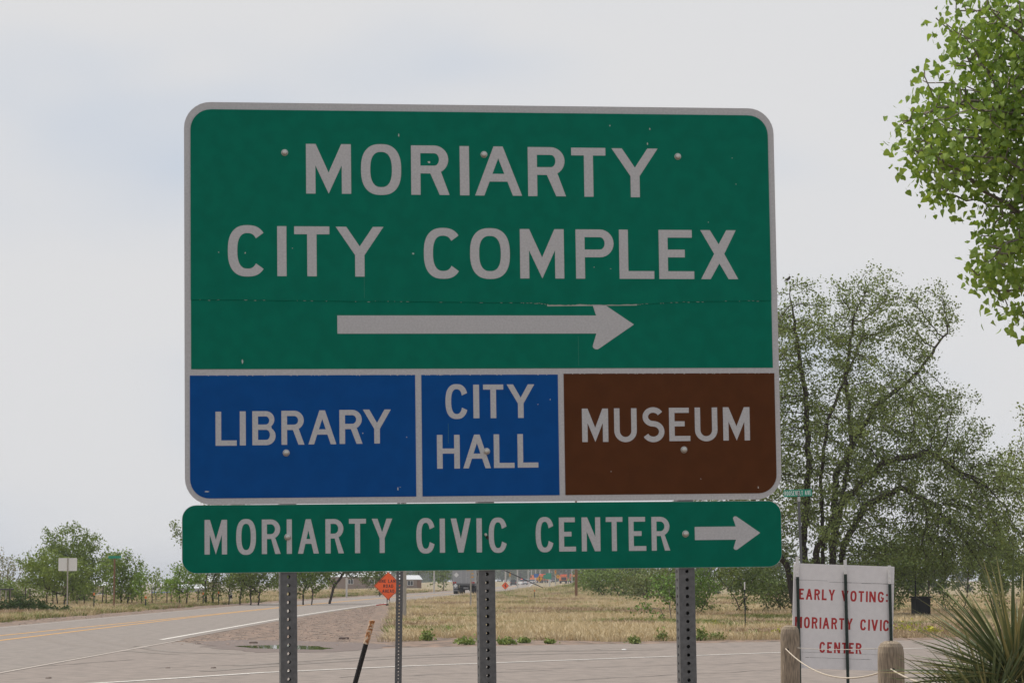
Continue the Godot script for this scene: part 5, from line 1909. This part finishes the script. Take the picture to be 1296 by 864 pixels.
func surface_nets(bones: Array, lo: Vector3, hi: Vector3, cell: float) -> MB:
	var nx := int((hi.x - lo.x) / cell) + 1
	var ny := int((hi.y - lo.y) / cell) + 1
	var nz := int((hi.z - lo.z) / cell) + 1
	var f := PackedFloat32Array()
	f.resize(nx * ny * nz)
	for z in nz:
		for y in ny:
			for x in nx:
				var p := lo + Vector3(x, y, z) * cell
				var d := 10.0
				for b in bones:
					var ab: Vector3 = b[1] - b[0]
					var h := clampf((p - b[0]).dot(ab) / ab.length_squared(), 0, 1)
					var q: float = (p - b[0] - ab * h).length() - lerpf(b[2], b[3], h)
					var k := 0.04
					var m := clampf(0.5 + 0.5 * (d - q) / k, 0, 1)
					d = lerpf(d, q, m) - k * m * (1 - m)
				f[x + nx * (y + ny * z)] = d
	var at_cell := {}
	for z in nz - 1:
		for y in ny - 1:
			for x in nx - 1:
				var sum := Vector3.ZERO
				var cnt := 0
				for e in [[0, 0, 0, 0], [0, 1, 0, 0], [0, 0, 1, 0], [0, 1, 1, 0], [1, 0, 0, 0], [1, 1, 0, 0], [1, 0, 1, 0], [1, 1, 1, 0], [2, 0, 0, 0], [2, 1, 0, 0], [2, 0, 1, 0], [2, 1, 1, 0]]:
					var o := Vector3i.ZERO
					o[(e[0] + 1) % 3] = e[1]
					o[(e[0] + 2) % 3] = e[2]
					var o2 := o
					o2[e[0]] = 1
					var a := f[x + o.x + nx * (y + o.y + ny * (z + o.z))]
					var b := f[x + o2.x + nx * (y + o2.y + ny * (z + o2.z))]
					if (a < 0) != (b < 0):
						sum += Vector3(o).lerp(Vector3(o2), a / (a - b))
						cnt += 1
				if cnt:
					at_cell[Vector3i(x, y, z)] = lo + (Vector3(x, y, z) + sum / cnt) * cell
	var mb := MB.new()
	for c in at_cell:
		for ax in 3:
			var u := Vector3i.ZERO
			u[(ax + 1) % 3] = 1
			var w := Vector3i.ZERO
			w[(ax + 2) % 3] = 1
			if c[(ax + 1) % 3] < 1 or c[(ax + 2) % 3] < 1:
				continue
			var s := Vector3i.ZERO
			s[ax] = 1
			var a := f[c.x + nx * (c.y + ny * c.z)]
			var e: Vector3i = c + s
			var b := f[e.x + nx * (e.y + ny * e.z)]
			if (a < 0) == (b < 0) or not (at_cell.has(c - u) and at_cell.has(c - w) and at_cell.has(c - u - w)):
				continue
			if a < 0:
				mb.quad(at_cell[c - w], at_cell[c], at_cell[c - u], at_cell[c - u - w])
			else:
				mb.quad(at_cell[c - u - w], at_cell[c - u], at_cell[c], at_cell[c - w])
	return mb

# ---------------------------------------------------------------- houses beyond the field
func house(called: String, label: String, px: float, depth: float, size: Vector3, turn: float, wall: Material, roof: Material, wins: int) -> Node3D:
	var t := thing(called, label, "building", stand(px, depth), turn, "low houses beyond the field")
	var mb := MB.new()
	mb.box(Vector3(0, size.y / 2 - 0.2, 0), Vector3(size.x, size.y + 0.4, size.z), 0.03)
	part("wall", mb, wall, t)
	mb = MB.new()
	var o := 0.35
	var hx := size.x / 2 + o
	var hz := size.z / 2 + o
	var rise := size.z * 0.22
	for s in [-1.0, 1.0]:
		mb.quad(Vector3(-hx, size.y, s * hz), Vector3(-hx, size.y + rise, 0), Vector3(hx, size.y + rise, 0), Vector3(hx, size.y, s * hz))
		mb.quad(Vector3(-hx, size.y - 0.12, s * hz), Vector3(-hx, size.y, s * hz), Vector3(hx, size.y, s * hz), Vector3(hx, size.y - 0.12, s * hz))
		mb.tri(Vector3(s * (hx - 0.3), size.y, -hz), Vector3(s * (hx - 0.3), size.y, hz), Vector3(s * (hx - 0.3), size.y + rise, 0))
	mb.quad(Vector3(-hx, size.y - 0.12, -hz), Vector3(hx, size.y - 0.12, -hz), Vector3(hx, size.y - 0.12, hz), Vector3(-hx, size.y - 0.12, hz))
	part("roof", mb, roof, t)
	for i in wins:
		var x := lerpf(-size.x * 0.36, size.x * 0.36, (i + 0.5) / wins)
		mb = MB.new()
		mb.box(Vector3(x, size.y * 0.58, size.z / 2 + 0.02), Vector3(1.3, 1.1, 0.06), 0.01)
		var w := part("window", mb, mats["white enamel"], t)
		for s in [-1.0, 1.0]:
			mb = MB.new()
			mb.box(Vector3(x + s * 0.3, size.y * 0.58, size.z / 2 + 0.045), Vector3(0.52, 0.92, 0.03))
			part("pane", mb, mats["glass"], w)
	mb = MB.new()
	mb.box(Vector3(size.x * 0.44, 1.0, size.z / 2 + 0.02), Vector3(0.95, 2.0, 0.06), 0.01)
	part("door", mb, mats["pole wood"], t)
	return t

func houses() -> void:
	var tan := mat("tan wall", Color(0.42, 0.33, 0.2), 0.9, 0, 0.12, Vector3.ONE * 0.5, 0.05)
	var metal := mat("metal roof", Color(0.62, 0.65, 0.68), 0.5, 0.1, 0.08, Vector3.ONE * 0.5, 0.05)
	house("house", "low tan house with pale metal roof behind the left elms", 105.0, 780.0, Vector3(13, 3.4, 8), 0.1, tan, metal, 3)
	house("house", "far house with white roof behind the bright green tree", 250.0, 800.0, Vector3(12, 4.6, 8), -0.1, tan, metal, 3)
	house("house", "far house with white roof showing above the young trees", 160.0, 860.0, Vector3(9, 3.0, 7), 0.0, mat("grey wall", Color(0.4, 0.4, 0.42), 0.9), metal, 2)
	house("shed", "small brown shed with white roof right of the grey pole", 515.5, 560.0, Vector3(4.6, 1.9, 4.0), 0.35, mat("brown wall", Color(0.26, 0.19, 0.145), 0.9), metal, 1)
	house("house", "white-roofed house behind the orange diamond sign", 455.0, 620.0, Vector3(14, 2.9, 8), 0.15, mat("brown wall", Color(0.26, 0.19, 0.145), 0.9), metal, 2)
	house("house", "low grey house between the multi-trunked elm and the camper", 243.0, 690.0, Vector3(7, 2.4, 5), 0.1, mat("grey wall"), metal, 2)
	car("pale car parked beside the tan house", Color(0.6, 0.6, 0.6), stand(127.5, 770.0), 1.35, false, "cars parked by the houses")
	# white camper
	var t := thing("camper", "white camper trailer parked between the left trees", "camper", stand(203.0, 560.0), 0.05)
	var mb := MB.new()
	mb.box(Vector3(0, 1.75, 0), Vector3(4.4, 2.3, 2.4), 0.25)
	part("body", mb, mats["white enamel"], t)
	for x in [-1.2, 0.3, 1.4]:
		mb = MB.new()
		mb.box(Vector3(x, 2.0, 1.21), Vector3(0.8, 0.6, 0.04), 0.01)
		part("window", mb, mats["glass"], t)
	mb = MB.new()
	mb.box(Vector3(0.2, 1.15, 1.22), Vector3(4.0, 0.2, 0.03))
	part("stripe", mb, mats["sign blue"], t)
	for s in [-1.0, 1.0]:
		var wm := MB.new()
		wm.xf = Transform3D(Basis(Vector3.RIGHT, PI / 2), Vector3(0.3, 0.38, s * 1.0))
		wm.lathe([[0.0, -0.12], [0.38, -0.12], [0.38, 0.12], [0.0, 0.12]], 14)
		part("wheel", wm, mats["rubber"], t)
	mb = MB.new()
	mb.tube([Vector3(2.2, 0.6, 0), Vector3(3.1, 0.5, 0)], [0.06, 0.05], 6)
	mb.tube([Vector3(3.0, 0.5, 0), Vector3(3.0, -0.05, 0)], [0.04, 0.04], 6)
	part("drawbar", mb, mats["black"], t)
	# flat canopy at the left edge
	t = thing("canopy", "dark flat-roofed canopy on posts at the left edge", "shelter", stand(0.0, 158.0), 0.0)
	var m := 158.0 / FOCAL
	mb = MB.new()
	mb.box(Vector3(-4.0 * m, 1.55 - 10.6 * m, 0), Vector3(36.0 * m, 0.09, 1.6), 0.01)
	part("roof", mb, mat("dark roof", Color(0.05, 0.05, 0.055), 0.7), t)
	for e in [[2.6, 0.7], [10.0, 0.7], [-18.0, 0.7], [10.0, -0.7], [-18.0, -0.7]]:
		mb = MB.new()
		mb.box(Vector3(e[0] * m, 0.45, e[1]), Vector3(0.08, 1.2, 0.08), 0.01)
		part("post", mb, mats["grey pole"], t)
	# field fence
	t = thing("field_fence", "thin wire fence with slim posts before the left trees", "fence", Vector3.ZERO)
	var line := []
	for i in 23:
		var f := i / 22.0
		var p := stand(lerpf(-40.0, 262.0, f), lerpf(152.0, 172.0, f))
		p += Vector3(rng.randf_range(-0.25, 0.25), 0, rng.randf_range(-0.2, 0.2))
		line.append(p)
		mb = MB.new()
		var h := rng.randf_range(0.95, 1.2)
		mb.box(p + Vector3(0, h / 2 - 0.1, 0), Vector3(0.06, h + 0.2, 0.06), 0.01, Basis(Vector3.BACK, rng.randf_range(-0.05, 0.05)))
		part("post", mb, mats["bark"], t)
	for y in [0.35, 0.65, 0.95]:
		mb = MB.new()
		mb.tube(line.map(func(q): return q + Vector3(0, y, 0.03)), line.map(func(_q): return 0.004), 4)
		part("wire", mb, mats["galvanised"], t)
	rebase(t, line[0])

# ---------------------------------------------------------------- grass, weeds, yucca
func tuft(r: RandomNumberGenerator, blades: int, h: float, spread: float, lean: float, wide: float, cols: Array) -> ArrayMesh:
	var mb := MB.new()
	for k in blades:
		var a := r.randf() * TAU
		var b := Vector3(cos(a), 0, sin(a)) * spread * sqrt(r.randf())
		var out := Vector3(cos(a + r.randfn() * 0.6), 0, sin(a + r.randfn() * 0.6)) * lean * r.randf_range(0.3, 1.4)
		var l := h * r.randf_range(0.5, 1.15)
		var s := Vector3(-sin(a + 1.3 * r.randf()), 0, cos(a + 1.3 * r.randf())) * wide
		mb.col = (cols[0] as Color).lerp(cols[1], r.randf())
		var m := b + out * 0.35 * l + Vector3(0, l * 0.62, 0)
		var tip := b + out * l + Vector3(0, l, 0)
		mb.quad(b - s, m - s * 0.7, m + s * 0.7, b + s)
		mb.tri(m - s * 0.7, tip, m + s * 0.7)
	return mb.mesh()

func scatter(called: String, label: String, mesh: Mesh, spots: Array, m: Material) -> void:
	var mm := MultiMesh.new()
	mm.transform_format = MultiMesh.TRANSFORM_3D
	mm.mesh = mesh
	mm.instance_count = spots.size()
	for i in spots.size():
		mm.set_instance_transform(i, spots[i])
	var o := MultiMeshInstance3D.new()
	o.name = numbered(called)
	o.multimesh = mm
	o.material_override = m
	tag(o, label, "grass", "", "stuff")
	add_child(o)

func on_road(x: float, d: float) -> bool:                 # pavement, dirt corner and shoulders stay bare
	var e := edge_x(d)
	if x > e - 9.6 and x < e + 1.2:
		return true
	return false

func undergrowth() -> void:
	var r := RandomNumberGenerator.new()
	r.seed = 77
	var tan0 := Color(0.40, 0.315, 0.195)
	var tan1 := Color(0.62, 0.51, 0.335)
	var kinds := [
		["dry_grass", "dry tan grass covering the verges and the field", tuft(r, 26, 0.13, 0.28, 0.8, 0.008, [tan0, tan1])],
		["dry_grass", "taller straw-coloured dry grass in loose patches", tuft(r, 22, 0.22, 0.26, 0.5, 0.008, [Color(0.5, 0.4, 0.25), Color(0.74, 0.62, 0.41)])],
		["green_weeds", "grey-green low weeds among the dry grass", tuft(r, 26, 0.15, 0.28, 0.8, 0.012, [Color(0.15, 0.18, 0.06), Color(0.33, 0.37, 0.13)])],
		["brown_grass", "brownish withered grass in patches", tuft(r, 24, 0.17, 0.26, 0.6, 0.008, [Color(0.29, 0.21, 0.14), Color(0.46, 0.35, 0.25)])]]
	var spots := [[], [], [], []]
	# the pasture right of the highway: its near edge follows the avenue
	var edge := [ground_at(508, 764), ground_at(500, 778), ground_at(503, 795), ground_at(540, 807), ground_at(770, 812.5), ground_at(1000, 810), ground_at(1300, 805.5), Vector3(46, 0, -86)]
	var n := 0
	while n < 70000:
		n += 1
		var d := 58.0 * pow(9.0, pow(r.randf(), 1.25))
		var x := r.randf_range(-0.07, 0.24) * d if d < 400 else r.randf_range(-0.02, 0.06) * d
		if d > 260.0 and x > 0.05 * d:
			continue
		# nearer than the pavement edge?
		var near := 60.0
		var okay := true
		for i in edge.size() - 1:
			var a: Vector3 = edge[i]
			var b: Vector3 = edge[i + 1]
			if i >= 3 and x >= a.x and x < b.x:
				near = -lerpf(a.z, b.z, (x - a.x) / (b.x - a.x))
		if x < edge[3].x and d < 67.0 + 2.0 * rough_noise.get_noise_1d(x * 4.0):
			continue
		if i_left_of_dirt(x, d):
			okay = false
		if not okay or d < near + 0.4 + 0.8 * rough_noise.get_noise_2d(x * 2, 7.0) or on_road(x, d):
			continue
		if d < near + 1.8 and r.randf() < 0.45:
			continue
		add_spot(r, spots, x, d)
	n = 0
	while n < 30000:                                      # the field left of the highway
		n += 1
		var d := 88.0 * pow(4.5, pow(r.randf(), 1.3))
		var x := -r.randf_range(0.03, 0.24) * d
		if x > edge_x(d) - 9.9 - 0.5 * rough_noise.get_noise_1d(d * 1.4):
			continue
		add_spot(r, spots, x, d)
	# loose stones on the dirt corner and the gravel shoulders
	var pebble := MB.new()
	pebble.lathe([[0.0, -0.4], [0.8, -0.2], [1.0, 0.1], [0.55, 0.5], [0.0, 0.6]], 6)
	var stones := []
	while stones.size() < 2600:
		var d := 60.0 * pow(3.0, r.randf())
		var x := r.randf_range(-0.045 * d - 1.0, -8.6) if r.randf() < 0.75 else edge_x(d) - r.randf_range(7.9, 10.2)
		if d < 61.5 + maxf(0.0, -6.0 - x) * 1.2 and x > -12.0:
			continue
		stones.append(Transform3D(Basis(Vector3.UP, r.randf() * TAU).scaled(Vector3(r.randf_range(0.7, 1.5), r.randf_range(0.5, 1.0), 1.0) * 0.014 * pow(5.0, r.randf() * r.randf())), Vector3(x, 0.01, -d)))
	scatter("gravel", "loose reddish stones scattered over the bare dirt corner", pebble.mesh(), stones, mats["stone"])
	for i in kinds.size():
		scatter(kinds[i][0], kinds[i][1], kinds[i][2], spots[i], vertex_mat("grass blade", 0.85, 0.25))
	# green clumps along the pavement, one by one
	var weed_labels := ["bright green bushy weed left of the middle sign post, nearest", "green weed behind the bright bushy one by the middle post", "flat green weed patch touching the middle post's left edge", "wide green weed patch just right of the middle sign post", "second green weed patch right of the middle post", "small green weed by the avenue edge, centre of the gap", "grey-green weed left of the right sign post", "feathery weed close beside the right sign post's left", "upright green weed touching the right sign post's right", "yellow-flowered weed right of the right sign post", "low green weed patch below the yellow-flowered weed", "green weed patch at the foot of the white-tipped stake", "yellow-green weed patch left of the voting board", "yellow-green weed patch right of the voting board", "yellow-green weed patch left of the yucca tips", "green weed beside the slim perforated post"]
	var weeds := [[541, 811, 16, 13, 0], [567, 805, 12, 10, 0], [590, 816, 26, 8, 0], [641, 816, 26, 9, 0], [664, 814, 16, 6, 0], [696, 815, 12, 5, 0], [803, 815, 14, 8, 1], [838, 811, 14, 12, 1], [887, 811, 14, 17, 0], [907, 796, 20, 9, 2], [905, 810, 26, 9, 1], [955, 808, 34, 9, 1], [990, 806, 24, 10, 2], [1150, 803, 34, 13, 2], [1178, 805, 30, 14, 2], [534, 788, 20, 7, 1]]
	var pal := [[Color(0.14, 0.2, 0.06), Color(0.34, 0.41, 0.14)], [Color(0.14, 0.19, 0.06), Color(0.33, 0.37, 0.14)], [Color(0.24, 0.27, 0.05), Color(0.55, 0.52, 0.08)]]
	for i in weeds.size():
		var e: Array = weeds[i]
		var b := ground_at(e[0], e[1])
		var m := -b.z / FOCAL
		var w: float = e[2] * m * 0.5
		var h: float = e[3] * m
		var t := thing("weed_clump", weed_labels[i], "weed", b, 0, "weeds along the avenue edge")
		var mb := MB.new()
		for k in 260:
			var q := Vector3(r.randfn() * 0.5, absf(r.randfn()) * 0.4, r.randfn() * 0.5) * Vector3(w, h, w)
			one_leaf(mb, r, q + Vector3(0, 0.03, 0), 0.075 * r.randf_range(0.6, 1.4), pal[e[4]][0].lerp(pal[e[4]][1], r.randf()))
		part("leaves", mb, vertex_mat("leaf", 0.6, 0.5), t)
		mb = MB.new()
		for k in 9:
			var q := Vector3(r.randfn() * 0.4 * w, h * r.randf_range(0.5, 1.0), r.randfn() * 0.4 * w)
			mb.tube([Vector3(q.x * 0.3, -0.03, q.z * 0.3), q], [0.008, 0.004], 3)
		part("stems", mb, mat("weed stem", Color(0.12, 0.12, 0.05), 0.9), t)

func i_left_of_dirt(x: float, d: float) -> bool:          # inside the bare dirt of the corner
	if d > 185.0:
		return false
	return x < -0.0445 * d + 0.5 * rough_noise.get_noise_1d(d * 3.0)

func add_spot(r: RandomNumberGenerator, spots: Array, x: float, d: float) -> void:
	var v := patch_noise.get_noise_2d(x * 1.6, d * 0.9) + r.randf_range(-0.15, 0.15)
	var g := rough_noise.get_noise_2d(x * 0.35 + 90, d * 0.2) + r.randf_range(-0.15, 0.15)
	var kind := 0
	var bank := 0.55 * exp(-pow((x - 9.0) / 6.0, 2) - pow((d - 330.0) / 90.0, 2))
	var verge := 0.35 if x < edge_x(d) - 7.0 and x > edge_x(d) - 13.5 and d > 80.0 else 0.0
	if g > 0.3 or r.randf() < bank + verge:
		kind = 2
	elif v > 0.16:
		kind = 1
	elif v < -0.2:
		kind = 3
	var k := r.randf_range(0.6, 1.2) * (1.0 + d / 300.0)
	var b := Basis(Vector3.UP, r.randf() * TAU).scaled(Vector3(k, k * r.randf_range(0.7, 1.1), k))
	spots[kind].append(Transform3D(b, Vector3(x, land(x, -d) - 0.01, -d)))

func yucca() -> void:
	var r := RandomNumberGenerator.new()
	r.seed = 91
	var base := stand(1288.0, 15.5)
	var t := thing("yucca_plant", "spiky yucca with stiff grey-green blades in the lower right corner", "plant", base)
	var mb := MB.new()
	mb.tube([Vector3(0, -0.15, 0), Vector3(0.03, 0.45, 0), Vector3(0, 0.93, 0)], [0.12, 0.11, 0.07], 10)
	mb.tube([Vector3(-0.25, -0.15, 0.1), Vector3(-0.22, 0.4, 0.12), Vector3(-0.15, 0.68, 0.15)], [0.1, 0.09, 0.06], 10)
	part("trunk", mb, mats["weathered wood"], t)
	var shapes := []
	var cols := [Color(0.12, 0.15, 0.075), Color(0.19, 0.225, 0.11), Color(0.28, 0.3, 0.15), Color(0.4, 0.36, 0.18), Color(0.16, 0.195, 0.115), Color(0.42, 0.34, 0.2)]
	for k in cols.size():
		var lm := MB.new()
		lm.col = cols[k]
		blade(lm, Transform3D.IDENTITY, k)
		shapes.append(lm.mesh())
	# three heads of leaves; positions measured from the photograph, blades 0.45 to 0.75 m long
	var heads := [[Vector3(-0.02, 0.96, 0.0), 110, 0.74, 300], [Vector3(-0.2, 0.74, 0.15), 90, 0.62, 240], [Vector3(0.34, 0.92, 0.0), 36, 0.72, 160], [Vector3(0.02, 0.62, 0.3), 34, 0.6, 160], [Vector3(0.3, 0.7, 0.25), 28, 0.62, 140]]
	var rest := MB.new()
	for h in heads:
		for k in h[1] + h[3]:
			var a := r.randf() * TAU
			var el := asin(clampf(r.randf_range(-0.5, 1.0), -0.62, 0.985))
			var dir := Vector3(cos(a) * cos(el), sin(el), sin(a) * cos(el))
			var side := dir.cross(Vector3.UP).normalized()
			var nrm := side.cross(dir)
			var l: float = h[2] * r.randf_range(0.7, 1.08) * (0.8 if el < -0.2 else 1.0)
			var idx := r.randi_range(0, 4)
			if el < -0.15 and r.randf() < 0.5:
				idx = 5
			var roll := Basis(dir, r.randf_range(-0.6, 0.6))
			var xf := Transform3D(roll * Basis(side * l * 1.0, dir * l, nrm * l), h[0] + dir * 0.04)
			if k < h[1]:
				var o := part_mesh("leaf", shapes[idx], vertex_mat("yucca blade", 0.45, 0.15), t)
				o.transform = xf
			else:
				rest.col = cols[idx]
				blade(rest, xf, idx)
	part("inner_leaves", rest, vertex_mat("yucca blade", 0.45, 0.15), t).set_meta("kind", "stuff")

func blade(lm: MB, xf: Transform3D, k: int) -> void:      # stiff trough-shaped blade along +y, one metre long
	var prev := []
	for j in 7:
		var f := j / 6.0
		var w := 0.02 * (0.55 + 0.9 * f - 1.45 * f * f) + 0.0008
		var bend := -(0.06 + 0.05 * (k % 3)) * f * f
		var now := [xf * Vector3(-w, f, bend + w * 0.35), xf * Vector3(0, f, bend - w * 0.2), xf * Vector3(w, f, bend + w * 0.35)]
		if j:
			lm.quad(prev[0], now[0], now[1], prev[1])
			lm.quad(prev[1], now[1], now[2], prev[2])
		prev = now

func small_things() -> void:
	yucca()
	var r := RandomNumberGenerator.new()
	r.seed = 15
	# dark juniper mat on the left verge
	var b := stand(28.0, 128.0)
	var m := 128.0 / FOCAL
	var lobes := []
	for e in [[0, 18], [22, 15], [44, 9], [-25, 14], [60, 5], [10, 20]]:
		lobes.append([Vector3((e[0] - 6) * m, e[1] * m * 0.55, r.randf_range(-0.5, 0.5)), Vector3(19 * m, e[1] * m * 0.55, 0.9)])
	plant_tree("juniper_shrub", "low dark green spreading juniper at the left road edge", b, 401, [[-1, [Vector3(0, -0.1, 0), Vector3(0, 0.15, 0)]]], lobes, 1300, 0.12, 0.005, 2.1, [0.05, 9.0, 0.1, 0.11, Color(0.026, 0.05, 0.016), Color(0.08, 0.125, 0.036)], "", "bark", "shrub")
	# fallen log under the elm
	b = stand(1140.0, 108.0)
	var t := thing("fallen_log", "fallen dark log lying left of the black bin", "log", b)
	var mb := MB.new()
	mb.tube([Vector3(-0.6, 0.1, 0), Vector3(0.1, 0.14, 0.1), Vector3(0.75, 0.16, 0)], [0.09, 0.11, 0.07], 8)
	part("log", mb, mats["bark"], t)
	# small bird on the elm's topmost left twig
	b = at(997.0, 356.0, 104.4)
	t = thing("bird", "small dark bird perched on the elm's bare top twig", "bird", b, 0.8)
	mb = surface_nets([[Vector3(0, 0.06, -0.02), Vector3(0, 0.11, 0.06), 0.04, 0.055], [Vector3(0, 0.13, 0.09), Vector3(0, 0.165, 0.11), 0.04, 0.04], [Vector3(0, 0.06, -0.04), Vector3(0, 0.02, -0.16), 0.025, 0.014]], Vector3(-0.1, -0.05, -0.22), Vector3(0.1, 0.25, 0.2), 0.012)
	part("body", mb, mat("feathers", Color(0.05, 0.045, 0.04), 0.8), t)
	mb = MB.new()
	mb.tube([Vector3(0, 0.165, 0.145), Vector3(0, 0.16, 0.19)], [0.012, 0.002], 5)
	part("beak", mb, mats["black"], t)
	mb = MB.new()
	mb.tube([Vector3(-0.02, 0.03, 0.02), Vector3(-0.02, -0.02, 0.03)], [0.005, 0.005], 4)
	mb.tube([Vector3(0.02, 0.03, 0.02), Vector3(0.02, -0.02, 0.03)], [0.005, 0.005], 4)
	part("legs", mb, mats["black"], t)
	# stones and scraps on the dirt corner
	for e in [[321, 814.5, 0.16], [436, 809.0, 0.2], [270, 846, 0.07], [212, 846, 0.06], [61, 859, 0.07], [620, 806.5, 0.1], [790, 823.0, 0.08]]:
		b = ground_at(e[0], e[1])
		var white: bool = e[0] == 790
		t = thing("stone" if not white else "litter_scrap", {321: "dark stone left of the puddle's middle", 436: "dark flat stone right of the puddle", 270: "small pebble on the avenue below the puddle", 212: "tiny pebble on the avenue far left", 61: "tiny pebble near the worn line, lower left", 620: "pale stone at the grass edge left of middle post", 790: "white scrap of litter on the avenue"}[e[0]], "stone" if not white else "litter", b, 0, "" if white else "stones on the roadside")
		var s: float = e[2]
		mb = surface_nets([[Vector3(-s * 0.5, s * 0.12, 0), Vector3(s * 0.4, s * 0.14, s * 0.2), s * 0.28, s * 0.22], [Vector3(0, s * 0.15, -s * 0.2), Vector3(s * 0.3, s * 0.1, 0), s * 0.2, s * 0.25]], Vector3(-s, -s * 0.3, -s), Vector3(s, s * 0.6, s), s * 0.12)
		part("lump", mb, mats["white enamel"] if white else mats["damp gravel"], t)
